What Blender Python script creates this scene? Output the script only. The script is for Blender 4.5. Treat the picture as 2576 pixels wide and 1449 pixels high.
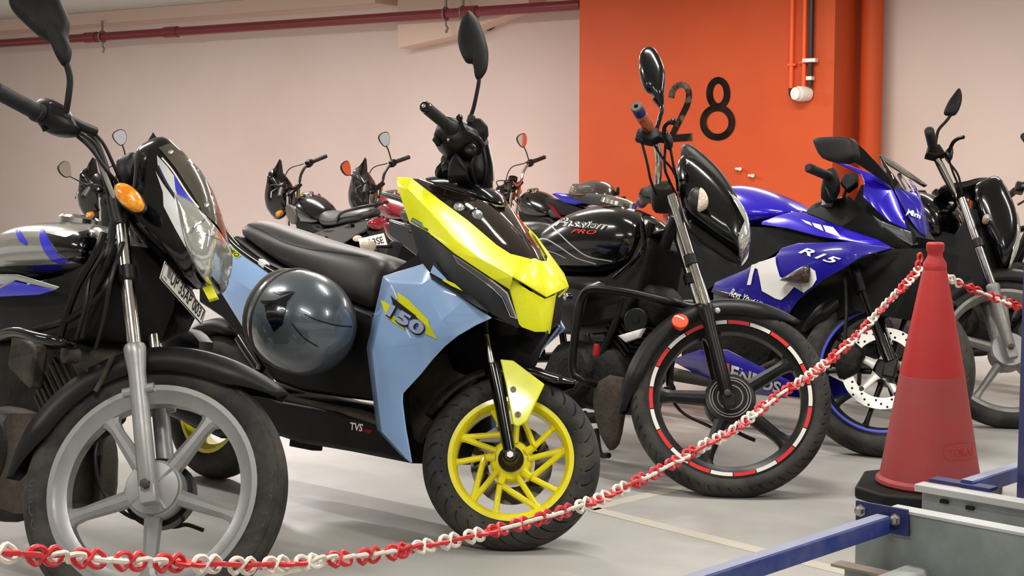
import bpy, math, random
from math import sin, cos, tan, pi, radians, atan, sqrt
from mathutils import Vector, Matrix, noise
from mathutils.bvhtree import BVHTree
random.seed(7)
V = Vector
scene = bpy.context.scene
for o in list(bpy.data.objects): bpy.data.objects.remove(o)

# ---------------------------------------------------------------- camera
FPX = 3720.0; HOR = 400.0
CAM = V((0, 0, 1.0)); TH = atan((724.5-HOR)/FPX)
fw = V((0, cos(TH), -sin(TH))); upv = V((0, sin(TH), cos(TH))); rtv = V((1, 0, 0))
cd = bpy.data.cameras.new('camera'); cam = bpy.data.objects.new('camera', cd)
scene.collection.objects.link(cam)
cd.sensor_width = 36; cd.lens = FPX*36/2576; cd.clip_end = 200
cam.location = CAM; cam.rotation_euler = (pi/2-TH, 0, 0)
scene.camera = cam
# ---------------------------------------------------------------- light
scene.view_settings.view_transform = 'Standard'; scene.view_settings.look = 'None'
scene.view_settings.gamma = 1; scene.view_settings.exposure = 0.35
scene.view_settings.use_curve_mapping = False
world = bpy.data.worlds.new('world'); scene.world = world; world.use_nodes = True
world.node_tree.nodes['Background'].inputs[0].default_value = (1.0, .96, .92, 1)
world.node_tree.nodes['Background'].inputs[1].default_value = .45
CEIL = 2.5
def tube_light(x, y, rz, power, col=(1, .95, .88), L=1.25):
    ld = bpy.data.lights.new('tube_light', 'AREA'); ld.shape = 'RECTANGLE'
    ld.size = L; ld.size_y = .10; ld.energy = power; ld.color = col
    o = bpy.data.objects.new('tube_light', ld); scene.collection.objects.link(o)
    o.location = (x, y, CEIL-.06); o.rotation_euler = (0, 0, rz)
for (x, y, p) in ((-3.2, 2.2, 34), (-.6, 1.6, 34), (2.0, 2.2, 34), (-2.2, 4.6, 36), (.5, 4.4, 36), (3.2, 4.6, 34),
                  (-3.4, 7.6, 50), (-.4, 7.2, 50), (2.6, 7.2, 36), (-5.2, 12.0, 110), (-1.8, 10.6, 90), (1.4, 9.0, 48), (4.8, 7.6, 10)):
    tube_light(x, y, radians(-38), p, (1, .92, .90) if x < -1 and y > 7 else (1, .93, .85) if y > 7 else (1, .96, .91))
# ---------------------------------------------------------------- helpers
def ray(x, y): return fw + rtv*((x-1288)/FPX) + upv*(-(y-724.5)/FPX)
def hit(x, y, p, n):
    d = ray(x, y); return CAM + d*((p-CAM).dot(n)/d.dot(n))
def flr(x, y, z=0): return hit(x, y, V((0, 0, z)), V((0, 0, 1)))
def proj(p):
    d = p-CAM; k = FPX/d.dot(fw)
    return (1288+d.dot(rtv)*k, 724.5-d.dot(upv)*k)
def s2l(c):
    return tuple((x/12.92 if x <= .04045 else ((x+.055)/1.055)**2.4) for x in c)
def hexc(h):
    h = h.lstrip('#'); return s2l([int(h[i:i+2], 16)/255 for i in (0, 2, 4)])

MATS = {}
def mat(name, col, rough=.5, metal=0, coat=0, spec=.5, var=None, bump=None, dust=None, trans=0, ior=1.45, emit=None, flake=None, alpha=1):
    m = bpy.data.materials.new(name); m.use_nodes = True
    nt = m.node_tree; b = nt.nodes['Principled BSDF']; N = nt.nodes.new; Lk = nt.links.new
    c = hexc(col) if isinstance(col, str) else col
    b.inputs['Base Color'].default_value = (*c, 1); b.inputs['Roughness'].default_value = rough
    b.inputs['Metallic'].default_value = metal; b.inputs['Coat Weight'].default_value = coat
    b.inputs['Coat Roughness'].default_value = .06
    b.inputs['Specular IOR Level'].default_value = spec
    b.inputs['Transmission Weight'].default_value = trans; b.inputs['IOR'].default_value = ior
    b.inputs['Alpha'].default_value = alpha
    if emit: b.inputs['Emission Color'].default_value = (*hexc(emit[0]), 1); b.inputs['Emission Strength'].default_value = emit[1]
    tc = None
    def coord():
        nonlocal tc
        if tc is None: tc = N('ShaderNodeTexCoord')
        return tc.outputs['Object']
    cur = None
    if var:                                   # (scale, other colour, low, high)
        n = N('ShaderNodeTexNoise'); n.inputs['Scale'].default_value = var[0]; n.inputs['Detail'].default_value = 6; n.inputs['Roughness'].default_value = .6
        Lk(coord(), n.inputs['Vector'])
        r = N('ShaderNodeMapRange'); r.inputs[1].default_value = var[2]; r.inputs[2].default_value = var[3]; Lk(n.outputs['Fac'], r.inputs[0])
        mx = N('ShaderNodeMix'); mx.data_type = 'RGBA'; Lk(r.outputs[0], mx.inputs[0])
        mx.inputs[6].default_value = (*c, 1); mx.inputs[7].default_value = (*hexc(var[1]), 1)
        Lk(mx.outputs[2], b.inputs['Base Color']); cur = mx.outputs[2]
    if dust:                                  # (colour, amount, scale) : dust lying in blotches, raises the roughness too
        n = N('ShaderNodeTexNoise'); n.inputs['Scale'].default_value = dust[2]; n.inputs['Detail'].default_value = 9; n.inputs['Roughness'].default_value = .7
        Lk(coord(), n.inputs['Vector'])
        r = N('ShaderNodeMapRange'); r.inputs[1].default_value = .42; r.inputs[2].default_value = .75; r.inputs[4].default_value = dust[1]; Lk(n.outputs['Fac'], r.inputs[0])
        mx = N('ShaderNodeMix'); mx.data_type = 'RGBA'; Lk(r.outputs[0], mx.inputs[0])
        if cur is not None: Lk(cur, mx.inputs[6])
        else: mx.inputs[6].default_value = (*c, 1)
        mx.inputs[7].default_value = (*hexc(dust[0]), 1); Lk(mx.outputs[2], b.inputs['Base Color'])
        rr = N('ShaderNodeMapRange'); rr.inputs[3].default_value = rough; rr.inputs[4].default_value = min(1, rough+.35); Lk(r.outputs[0], rr.inputs[0]); Lk(rr.outputs[0], b.inputs['Roughness'])
    if bump:
        n = N('ShaderNodeTexNoise'); n.inputs['Scale'].default_value = bump[0]; n.inputs['Detail'].default_value = 5
        Lk(coord(), n.inputs['Vector'])
        bp = N('ShaderNodeBump'); bp.inputs['Strength'].default_value = bump[1]; bp.inputs['Distance'].default_value = .01
        Lk(n.outputs['Fac'], bp.inputs['Height']); Lk(bp.outputs[0], b.inputs['Normal'])
    MATS[name] = m; return m
def M_(m): return MATS[m] if isinstance(m, str) else m

def tag(o, label=None, cat=None, group=None, kind=None):
    if label: o['label'] = label
    if cat: o['category'] = cat
    if group: o['group'] = group
    if kind: o['kind'] = kind
    return o
def empty(name, loc, label=None, cat=None, group=None):
    o = bpy.data.objects.new(name, None); scene.collection.objects.link(o); o.location = loc; o.empty_display_size = .1
    return tag(o, label, cat, group)
def wloc(o):
    l = V(o.location)
    while o.parent: o = o.parent; l += o.location
    return l

def cr(P, k=6, closed=False):
    """Catmull-Rom through points (Vectors)"""
    n = len(P); out = []
    rng = range(n) if closed else range(n-1)
    for i in rng:
        if closed: a, b, c, d = P[(i-1) % n], P[i], P[(i+1) % n], P[(i+2) % n]
        else: b, c = P[i], P[i+1]; a = P[i-1] if i else b*2-c; d = P[i+2] if i+2 < n else c*2-b
        for j in range(k):
            t = j/k
            out.append(((b*2)+(c-a)*t+(a*2-b*5+c*4-d)*t*t+(b*3-a-c*3+d)*t**3)*.5)
    if not closed: out.append(P[-1].copy())
    return out

class MB:
    def __init__(s): s.v = []; s.f = []; s.uv = []
    def add(s, vs, fs, uv=None):
        b = len(s.v); s.v += [V(x) for x in vs]; s.f += [tuple(i+b for i in f) for f in fs]
        s.uv += uv if uv else [None]*len(fs); return s
    def tube(s, P, r, n=10, closed=False, caps=True, sm=0, flat=None):
        P = [V(p) for p in P]
        R = r if isinstance(r, (list, tuple)) else None
        if sm:
            if R:
                RR = [V((x, 0, 0)) for x in R]; R = [q.x for q in cr(RR, sm, closed)]
            P = cr(P, sm, closed)
        m = len(P); t0 = None; nv = None; vs = []
        for i in range(m):
            if closed: t = P[(i+1) % m]-P[i-1]
            else: t = P[min(i+1, m-1)]-P[max(i-1, 0)]
            if t.length < 1e-9: t = t0 or V((0, 0, 1))
            t = t.normalized()
            if nv is None:
                nv = flat if flat is not None else (V((0, 0, 1)) if abs(t.z) < .9 else V((1, 0, 0)))
            nv = (nv-t*nv.dot(t)).normalized(); bn = t.cross(nv); t0 = t
            q = R[i] if R else r
            for j in range(n):
                a = 2*pi*j/n; vs.append(P[i]+(nv*cos(a)+bn*sin(a))*q)
        fs = []
        for i in range(m if closed else m-1):
            k = ((i+1) % m)
            for j in range(n): fs.append((i*n+j, i*n+(j+1) % n, k*n+(j+1) % n, k*n+j))
        if caps and not closed: fs += [tuple(range(n))[::-1], tuple(range((m-1)*n, m*n))]
        return s.add(vs, fs)
    def lathe(s, O, ax, prof, n=48, closed=False, ref=None, a0=0, a1=2*pi, caps=False):
        ax = ax.normalized(); ref = ref or (V((0, 0, 1)) if abs(ax.z) < .9 else V((1, 0, 0)))
        e1 = (ref-ax*ref.dot(ax)).normalized(); e2 = ax.cross(e1)
        full = abs(a1-a0-2*pi) < 1e-6; m = n if full else n+1; P = len(prof); vs = []
        for i in range(m):
            a = a0+(a1-a0)*i/n; d = e1*cos(a)+e2*sin(a)
            for (z, r) in prof: vs.append(O+ax*z+d*r)
        fs = []; uv = []
        for i in range(n):
            k = (i+1) % m
            for j in range(P if closed else P-1):
                l = (j+1) % P
                fs.append((i*P+j, k*P+j, k*P+l, i*P+l)); u0, u1 = i/n, (i+1)/n; w0, w1 = j/max(1, P-1), (j+1)/max(1, P-1)
                uv.append([(u0, w0), (u1, w0), (u1, w1), (u0, w1)])
        if caps and full:
            if prof[0][1] > 1e-6: fs.append(tuple(i*P for i in range(m))); uv.append(None)
            if prof[-1][1] > 1e-6: fs.append(tuple(i*P+P-1 for i in range(m))[::-1]); uv.append(None)
        if not full and closed: fs += [tuple(range(P))[::-1], tuple((m-1)*P+j for j in range(P))]; uv += [None, None]
        return s.add(vs, fs, uv)
    def prism(s, poly, off, both=False):
        poly = [V(p) for p in poly]; n = len(poly)
        a = [p-off*.5 for p in poly] if both else poly; b = [p+off for p in a]
        fs = [tuple(range(n))[::-1], tuple(range(n, 2*n))]+[(i, (i+1) % n, n+(i+1) % n, n+i) for i in range(n)]
        return s.add(a+b, fs)
    def box(s, c, x, y, z):
        vs = [c+x*i+y*j+z*k for i in (-1, 1) for j in (-1, 1) for k in (-1, 1)]
        return s.add(vs, [(0, 1, 3, 2), (4, 6, 7, 5), (0, 4, 5, 1), (2, 3, 7, 6), (0, 2, 6, 4), (1, 5, 7, 3)])
    def pillow(s, outline, nrm, wf, wb=None, c=None, K=6, p=1.0, q=None):
        """solid that bulges wf to the front and wb to the back of a traced outline"""
        wb = wf if wb is None else wb; q = q or p
        n = len(outline); c = c or sum(outline, V((0, 0, 0)))/n; vs = []; fs = []
        rows = []
        for i in range(-K, K+1):
            t = (pi/2)*i/K; sc = max(cos(t), 0)**p; of = (abs(sin(t))**q)*(wf if i > 0 else -wb)
            if abs(i) == K: rows.append([len(vs)]); vs.append(c+nrm*of)
            else:
                rows.append(list(range(len(vs), len(vs)+n))); vs += [c+(o-c)*sc+nrm*of for o in outline]
        for a, b in zip(rows, rows[1:]):
            for j in range(n):
                k = (j+1) % n
                if len(a) == 1: fs.append((a[0], b[j], b[k]))
                elif len(b) == 1: fs.append((a[k], a[j], b[0]))
                else: fs.append((a[j], b[j], b[k], a[k]))
        return s.add(vs, [f[::-1] for f in fs])
    def loft(s, rings, closed=True, caps=True):
        n = len(rings[0]); vs = [p for r in rings for p in r]; fs = []
        for i in range(len(rings)-1):
            for j in range(n if closed else n-1):
                k = (j+1) % n; fs.append((i*n+j, i*n+k, (i+1)*n+k, (i+1)*n+j))
        if caps and closed: fs += [tuple(range(n))[::-1], tuple(range((len(rings)-1)*n, len(rings)*n))]
        return s.add(vs, fs)
    def build(s, name, m, parent=None, bevel=0, sub=0, solid=0, ang=38, seg=2, off=-1):
        me = bpy.data.meshes.new(name)
        L = wloc(parent) if parent else V((0, 0, 0))
        me.from_pydata([p-L for p in s.v], [], s.f)
        if any(u is not None for u in s.uv):
            ul = me.uv_layers.new(name='UVMap').data
            for p, u in zip(me.polygons, s.uv):
                if u:
                    for li, q in zip(p.loop_indices, u): ul[li].uv = q
        import bmesh
        bm = bmesh.new(); bm.from_mesh(me); bmesh.ops.recalc_face_normals(bm, faces=bm.faces); bm.to_mesh(me); bm.free()
        for p in me.polygons: p.use_smooth = True
        me.set_sharp_from_angle(angle=radians(ang))
        me.materials.append(M_(m))
        o = bpy.data.objects.new(name, me); scene.collection.objects.link(o)
        if parent: o.parent = parent
        if sub:
            d = o.modifiers.new('s', 'SUBSURF'); d.levels = d.render_levels = sub
        if solid:
            d = o.modifiers.new('t', 'SOLIDIFY'); d.thickness = solid; d.offset = off
        if bevel:
            d = o.modifiers.new('b', 'BEVEL'); d.width = bevel; d.segments = seg; d.limit_method = 'ANGLE'; d.angle_limit = radians(30)
        return o

class Fr:
    """a thing's own axes: F forward, R its right hand, U its up, origin O"""
    def __init__(s, O, F, R, U): s.O, s.F, s.R, s.U = O, F, R, U
    def L(s, f, r, u): return s.O+s.F*f+s.R*r+s.U*u
    def P(s, x, y, r=0.): return hit(x, y, s.O+s.R*r, s.R)
    def PP(s, pts, r=None): return [s.P(p[0], p[1], r if r is not None else p[2]) for p in pts]
    def mir(s, p): d = (p-s.O).dot(s.R); return p-s.R*(2*d)
    def loc(s, p): d = p-s.O; return (d.dot(s.F), d.dot(s.R), d.dot(s.U))
def rot(v, ax, a): return Matrix.Rotation(a, 3, ax) @ v

def sheet(name, fr, pts, faces, m, parent, th=.004, bevel=.002, mirror=True, sub=0, ang=25):
    """faceted panel through (px, py, lateral) points of a bike's own side planes, with thickness, and its twin on the other side"""
    w = fr.PP(pts); o = MB().add(w, faces).build(name, m, parent, solid=th, bevel=bevel, sub=sub, ang=ang, off=0)
    if mirror: MB().add([fr.mir(p) for p in w], faces).build(name, m, parent, solid=th, bevel=bevel, sub=sub, ang=ang, off=0)
    return o
def halfloft(name, fr, secs, m, parent, sub=2, mirror_close=True, solid=0, ang=60):
    """body of a tank, seat or cowl: each section runs from the centre line over the right flank; the left is its mirror image"""
    rings = []
    for s in secs:
        w = [fr.P(*p) for p in s]
        l = [fr.mir(p) for p in w[::-1]]
        if abs(s[0][2]) < 1e-6: l = l[:-1]
        if abs(s[-1][2]) < 1e-6: l = l[1:]
        rings.append(w+l)
    return MB().loft(rings).build(name, m, parent, sub=sub, solid=solid, ang=ang)

# things painted or stuck on a surface: a thin skin that lies on the mesh it belongs to
def bvh(objs):
    vs = []; fs = []
    for o in (objs if isinstance(objs, (list, tuple)) else [objs]):
        dg = bpy.context.evaluated_depsgraph_get(); e = o.evaluated_get(dg); me = e.to_mesh()
        L = wloc(o); b = len(vs)
        vs += [v.co+L for v in me.vertices]; fs += [[i+b for i in p.vertices] for p in me.polygons]; e.to_mesh_clear()
    return BVHTree.FromPolygons(vs, fs)
def cast(tree, x, y, lift=.0015, fb=None):
    d = ray(x, y).normalized(); h = tree.ray_cast(CAM, d)
    if h[0] is None: return fb
    n = h[1] if h[1].dot(d) < 0 else -h[1]
    return h[0]+n*lift
def tess(poly2, step):
    """triangulated, subdivided copy of a pixel polygon"""
    import bmesh
    bm = bmesh.new(); vs = [bm.verts.new((x, y, 0)) for x, y in poly2]; bm.faces.new(vs)
    bmesh.ops.triangulate(bm, faces=bm.faces[:])
    for _ in range(4):
        es = [e for e in bm.edges if e.calc_length() > step]
        if not es: break
        bmesh.ops.subdivide_edges(bm, edges=es, cuts=1); bmesh.ops.triangulate(bm, faces=[f for f in bm.faces if len(f.verts) > 3])
    bm.verts.index_update()
    out = [(v.co.x, v.co.y) for v in bm.verts], [tuple(v.index for v in f.verts) for f in bm.faces]; bm.free(); return out
def decal(name, tree, polys, m, parent, lift=.0015, step=18):
    mb = MB()
    for poly in polys:
        vs, fs = tess(poly, step); W = [cast(tree, x, y, lift) for x, y in vs]
        keep = [f for f in fs if all(W[i] is not None for i in f)]
        mb.add([w or V((0, 0, 0)) for w in W], keep)
    return mb.build(name, m, parent)
def stroke(P, w, closed=False, sm=6):
    """ribbon outline of a brush stroke through pixel points"""
    Q = cr([V((x, y, 0)) for x, y in P], sm, closed) if sm else [V((x, y, 0)) for x, y in P]
    n = len(Q); Lf = []; Rt = []
    for i in range(n):
        t = (Q[(i+1) % n]-Q[i-1]) if closed else (Q[min(i+1, n-1)]-Q[max(0, i-1)])
        t = t.normalized(); ww = w if not isinstance(w, (list, tuple)) else w[0]+(w[1]-w[0])*i/(n-1)
        nn = V((-t.y, t.x, 0))*ww*.5; Lf.append(Q[i]+nn); Rt.append(Q[i]-nn)
    return Lf, Rt
def ribbon(name, tree, strokes, m, parent, lift=.0015):
    mb = MB()
    for s in strokes:
        P, w, closed = s if len(s) == 3 else (s[0], s[1], False)
        A, B = stroke(P, w, closed); n = len(A)
        W = [cast(tree, p.x, p.y, lift) for p in A]+[cast(tree, p.x, p.y, lift) for p in B]
        fs = [(i, (i+1) % n, n+(i+1) % n, n+i) for i in range(n if closed else n-1)]
        mb.add([w_ or V((0, 0, 0)) for w_ in W], [f for f in fs if all(W[i] is not None for i in f)])
    return mb.build(name, m, parent)
TXT = {}
def text_geo(s, bold=0., shear=0., sp=1.):
    k = (s, bold, shear, sp)
    if k not in TXT:
        cu = bpy.data.curves.new('t', 'FONT'); cu.body = s; cu.offset = bold; cu.shear = shear; cu.space_character = sp; cu.resolution_u = 4
        ob = bpy.data.objects.new('t', cu); scene.collection.objects.link(ob)
        e = ob.evaluated_get(bpy.context.evaluated_depsgraph_get()); me = e.to_mesh()
        vs = [(v.co.x, v.co.y) for v in me.vertices]; fs = [tuple(p.vertices) for p in me.polygons]
        e.to_mesh_clear(); bpy.data.objects.remove(ob); bpy.data.curves.remove(cu)
        x0 = min(v[0] for v in vs); x1 = max(v[0] for v in vs); y0 = min(v[1] for v in vs); y1 = max(v[1] for v in vs)
        TXT[k] = ([((x-x0)/(x1-x0), (y-y0)/(y1-y0)) for x, y in vs], fs)
    return TXT[k]
def text_on(name, s, quad, place, m, parent, bold=0., shear=0., sp=1., bow=0.):
    """lettering laid on a surface; quad = pixel corners bottom-left, bottom-right, top-right, top-left; place turns a pixel into a point"""
    vs, fs = text_geo(s, bold, shear, sp); bl, br, tr, tl = [V((q[0], q[1], 0)) for q in quad]
    W = []
    for u, w in vs:
        p = bl*(1-u)*(1-w)+br*u*(1-w)+tr*u*w+tl*(1-u)*w; p.y += bow*4*u*(1-u); W.append(place(p.x, p.y))
    return MB().add([w or V((0, 0, 0)) for w in W], [f for f in fs if all(W[i] is not None for i in f)]).build(name, m, parent)

# ---------------------------------------------------------------- materials
mat('black_plastic', '#0d0d0f', .42, spec=.35, dust=('#5d5750', .10, 5), bump=(700, .03))
mat('black_matt', '#09090b', .6, spec=.3, dust=('#6a6258', .10, 5), bump=(700, .03))
mat('black_gloss', '#050506', .18, coat=.7, spec=.4)
mat('black_metal', '#0c0c0d', .34, metal=.2, spec=.4, dust=('#5f574c', .12, 10))
mat('grimy_black', '#0c0b09', .6, spec=.3, dust=('#5c5142', .22, 7), bump=(60, .35))
mat('grimy_metal', '#4a453c', .55, metal=.5, dust=('#2a231a', .75, 9), bump=(70, .3))
mat('mud', '#2f2822', .9, var=(9, '#51463a', .4, .7), bump=(50, .4))
mat('rubber', '#1b1b1c', .68, dust=('#6f675c', .32, 11), bump=(90, .12))
mat('silver_paint', '#9c9c9b', .36, metal=.45, dust=('#655f56', .4, 9))
mat('dull_silver', '#8f8d88', .45, metal=.5, dust=('#5c5448', .6, 10))
mat('chrome', '#d9d6d0', .12, metal=1, dust=('#7a6c58', .3, 18))
mat('steel', '#b9b6b0', .3, metal=1)
mat('mirror_glass', '#e8e8e6', .03, metal=1)
mat('seat_vinyl', '#2b2a2a', .42, dust=('#6d655c', .2, 6), bump=(600, .05))
mat('grip_rubber', '#17171a', .6, bump=(180, .3), dust=('#5a544c', .18, 20))
mat('cable', '#0d0d0e', .45)
mat('clear_lens', '#f2f4f2', .04, spec=.6, trans=.92, ior=1.35)
mat('reflector', '#d4d6d2', .13, metal=.95, bump=(40, .25))
mat('amber_lens', '#f58a06', .15, coat=.9, var=(45, '#ffc02a', .45, .65), bump=(70, .35))
mat('red_lens', '#8e0f1d', .14, coat=.7, trans=.2)
mat('white_decal', '#f1efe9', .4)
mat('plate_white', '#e6e2da', .45, dust=('#8a8074', .25, 20))
mat('plate_ink', '#1b1b1d', .5)
mat('red_decal', '#cf1f1f', .4)
mat('bolt_steel', '#a9a69e', .35, metal=.9)
# ---------------------------------------------------------------- the setting
Z = V((0, 0, 1))
mat('floor_paint', '#b0aeaa', .38, var=(1.1, '#989690', .38, .72), dust=('#8d867c', .35, 3.2), bump=(6, .04))
mat('line_paint', '#c2bcae', .45, dust=('#a39a8c', .6, 5))
mat('pink_wall', '#e0cfc7', .75, var=(.5, '#d8c4ba', .4, .7), bump=(30, .05))
mat('orange_wall', '#cc5220', .6, var=(1.6, '#c44b1c', .35, .7), bump=(24, .05))
mat('ceiling_paint', '#c9c8c0', .8)
mat('beam_paint', '#dfc4b4', .75)
mat('red_pipe', '#7a262e', .35, coat=.2)
mat('stencil_black', '#130e0b', .85, spec=.15, var=(9, '#33261f', .45, .75))
mat('stencil_worn', '#8d8170', .8, spec=.15, var=(3.2, '#1e1713', .40, .56))
mat('galv_rod', '#8b7f76', .45, metal=.6)
wd = V((.834, -.552, 0)).normalized(); wn = V((-wd.y*-1*-1, 0, 0)); wn = V((-.552, -.834, 0)).normalized()
W0 = V((-5.78, 16.7, 0))
def wallp(x, y, off=0.): return hit(x, y, W0+wn*off, wn)
tB = (wallp(1000, 100)-W0).dot(wd)
def slab(name, m, t0, t1, z0, z1, off0, off1, parent=None, kind='structure', bevel=0):
    c = W0+wd*((t0+t1)/2)+wn*((off0+off1)/2)+Z*((z0+z1)/2)
    o = MB().box(c, wd*((t1-t0)/2), wn*((off1-off0)/2), Z*((z1-z0)/2)).build(name, m, parent, bevel=bevel)
    if not parent: tag(o, kind=kind)
    return o
fl = MB().box(V((0, 6, -.05)), V((12, 0, 0)), V((0, 14, 0)), V((0, 0, .05))).build('floor', 'floor_paint'); tag(fl, kind='structure')
slab('wall_left', 'pink_wall', -4, tB, 0, CEIL+.1, -.2, 0)
slab('wall_back', 'pink_wall', tB, 16, 0, CEIL+.1, -.2, 0)
ce = MB().box(V((0, 7, CEIL+.05)), V((12, 0, 0)), V((0, 11, 0)), V((0, 0, .05))).build('ceiling', 'ceiling_paint'); tag(ce, kind='structure')
tag(slab('trim_1', 'beam_paint', -4, tB, CEIL-.12, CEIL-.002, .001, .32), kind='structure')
# sloping haunch beam on the wall beside the column
b0 = wallp(1001, 122); bd = wn
hp = [wallp(x, y, .24) for x, y in ((1000, -60), (1001, 121), (1152, 87), (1284, 33), (1330, 8), (1330, -60))]
mb = MB(); mb.prism([V((q.x, q.y, min(q.z, CEIL-.003))) for q in hp], -wn*.237)
tag(mb.build('beam_haunch', 'beam_paint'), kind='structure')
# orange column
COFF = .6
def colp(x, y, off=0.): return wallp(x, y, COFF+off)
tc0 = (colp(1457, 300)-W0).dot(wd); tc1 = (colp(2096, 300)-W0).dot(wd)
col = slab('wall_column', 'orange_wall', tc0, tc1, 0, CEIL-.001, .001, COFF)
def flat(name, P, th, m, parent, place):
    vs = [place(x, y) for x, y in P]; return MB().prism(vs, wn*th).build(name, m, parent)
def ribbon_on(name, strokes, m, parent, place):
    mb = MB()
    for s in strokes:
        P, w, closed = s if len(s) == 3 else (s[0], s[1], False)
        A, B = stroke(P, w, closed, 8); n = len(A)
        mb.add([place(p.x, p.y) for p in A]+[place(p.x, p.y) for p in B], [(i, (i+1) % n, n+(i+1) % n, n+i) for i in range(n if closed else n-1)])
    return mb.build(name, m, parent)
cp2 = lambda x, y: colp(x, y, .003)
# bay number: 2 and 8 (worn stencil), and the tip of a 1 below
ell = lambda cx, cy, rx, ry, n=28: [(cx+rx*cos(2*pi*i/n), cy+ry*sin(2*pi*i/n)) for i in range(n)]
ribbon_on('bay_number', [(ell(1807, 235, 22, 33), 17, True)], 'stencil_black', col, cp2)
ribbon_on('bay_number', [(ell(1805, 308, 36, 37), 17, True)], 'stencil_black', col, lambda x, y: colp(x, y, .006))
ribbon_on('bay_number', [([(1688, 246), (1692, 229), (1704, 216), (1717, 213), (1729, 222), (1733, 240), (1729, 262), (1717, 288), (1702, 318), (1691, 340)], 15)], 'stencil_worn', col, cp2)
flat('bay_number', [(1684, 340), (1741, 335), (1742, 354), (1682, 358)], .001, 'stencil_worn', col, lambda x, y: colp(x, y, .0025))
flat('bay_number', [(1771, 386), (1758, 398), (1760, 402), (1765, 400), (1765, 450), (1773, 450)], .001, 'stencil_black', col, cp2)
for (x, y) in ((1862, 425), (1894, 442)):
    mb = MB(); p = colp(x, y); mb.tube([p, p+wn*.04+wd*.015], .014, 8); mb.tube([p+wn*.01-wd*.03, p+wn*.02], .010, 8)
    tag(mb.build('wall_plug', mat('plug_white', '#e8d9cf', .6) if 'plug_white' not in MATS else 'plug_white'),
        'small white plug on the orange column, '+('left of the pair' if x < 1870 else 'right of the pair'), 'wall plug', 'white wall plugs')
# conduits on the column
mat('orange_conduit', '#f4632c', .45); mat('black_conduit', '#2a1f22', .4); mat('fitting_white', '#e9e4dc', .4)
def vpipe(name, x, y1, r, m, off, label):
    a = colp(x, y1, off); e = empty(name, V((a.x, a.y, a.z)), label, 'conduit')
    MB().tube([a, V((a.x, a.y, CEIL))], r, 12).build('pipe', m, e); return e, a
e, a = vpipe('conduit_pipe', 1990, 225, .016, 'orange_conduit', .03, 'thin orange conduit with black elbow, leftmost on the orange column')
MB().tube([a+Z*.01, a-Z*.03, a-Z*.05+wd*.03+wn*.02, a-Z*.055+wd*.06+wn*.03], .018, 10, sm=4).build('elbow', 'black_conduit', e)
q = colp(1993, 163, .03); MB().box(q, wd*.03, wn*.02, Z*.008).build('saddle', 'orange_conduit', e)
e, a = vpipe('conduit_pipe', 2022, 222, .016, 'orange_conduit', .03, 'thin orange conduit between the other conduit and black pipe')
q = colp(2024, 157, .03); MB().box(q, wd*.035, wn*.02, Z*.006).build('saddle', 'orange_conduit', e)
e, a = vpipe('conduit_pipe', 2038, 217, .020, 'black_conduit', .045, 'black cable pipe on the orange column')
for (yy, w) in ((152, .05), (197, .022)):
    q = colp(2038, yy, .045); MB().box(q, wd*w, wn*.03, Z*.014).build('clamp', 'fitting_white', e, bevel=.004)
c = colp(2020, 236, .05); e = empty('outlet_box', c, 'round white outlet fitting at the foot of the conduits', 'fitting')
ax = (wn-wd*.45).normalized()
MB().lathe(c, ax, [(-.05, 0), (-.05, .05), (.03, .056), (.05, .052), (.05, 0)], 24).build('body', 'fitting_white', e)
MB().lathe(c+ax*.05, ax, [(0, .046), (.03, .044), (.035, 0)], 24).build('cap', 'white_decal', e)
# downpipe in the corner beside the column
p = wallp(2190, 300, COFF-.42); s_ = 28/FPX*(p-CAM).dot(fw)
e = empty('downpipe', V((p.x, p.y, 0)), 'thick orange downpipe in the corner right of the orange column', 'pipe')
MB().tube([V((p.x, p.y, .0)), V((p.x, p.y, CEIL-.002))], s_, 28).build('pipe', 'orange_wall', e)
# red sprinkler pipe
pa = wallp(-60, 113.5, .36); pb = wallp(1462, 12, .36); pd = (pb-pa).normalized()
e = empty('sprinkler_pipe', pa, 'dark red sprinkler pipe running along the top of the wall', 'pipe')
MB().tube([pa-pd*1.5, pb], .043, 16).build('pipe', 'red_pipe', e)
for x in (230, 432, 1180):
    t = hit(x, 100, pa, wn); t = pa+pd*((t-pa).dot(pd)); MB().tube([t-pd*.09, t-pd*.085, t+pd*.085, t+pd*.09], [.044, .054, .054, .044], 16).build('coupling', 'red_pipe', e)
for i, x in enumerate((258, 1122, 1165)):
    t = hit(x, 100, pa, wn); t = pa+pd*((t-pa).dot(pd)); h = empty('pipe_hanger', t, ['strap hanger on the red pipe at its left end', 'rod hanger with dark bulb on the red pipe', 'thin dark rod hanger behind the scooter mirror'][i], 'hanger', 'pipe hangers')
    MB().tube([t+Z*.05, V((t.x, t.y, CEIL-.1))], .012, 8).build('rod', 'galv_rod', h)
    MB().tube([t+(wn*cos(a)+Z*sin(a))*.055 for a in [2*pi*k/16 for k in range(16)]], .009, 6, closed=True).build('ring', 'galv_rod', h)
    MB().tube([t-Z*.055, t-Z*.1, t-Z*.12+pd*.02, t-Z*.16], [.008, .008, .01, .012], 6).build('bolt', 'galv_rod', h)
# small dark hook under the cross beam
a = wallp(1215, 72, .02); b = wallp(1246, 70, .03)
tag(MB().tube([a, (a+b)/2-Z*.01, b+Z*.02], .012, 8, sm=4).build('ceiling_hook', 'black_conduit'), 'small black hook on the wall under the pale sloping beam', 'hook')
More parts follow.
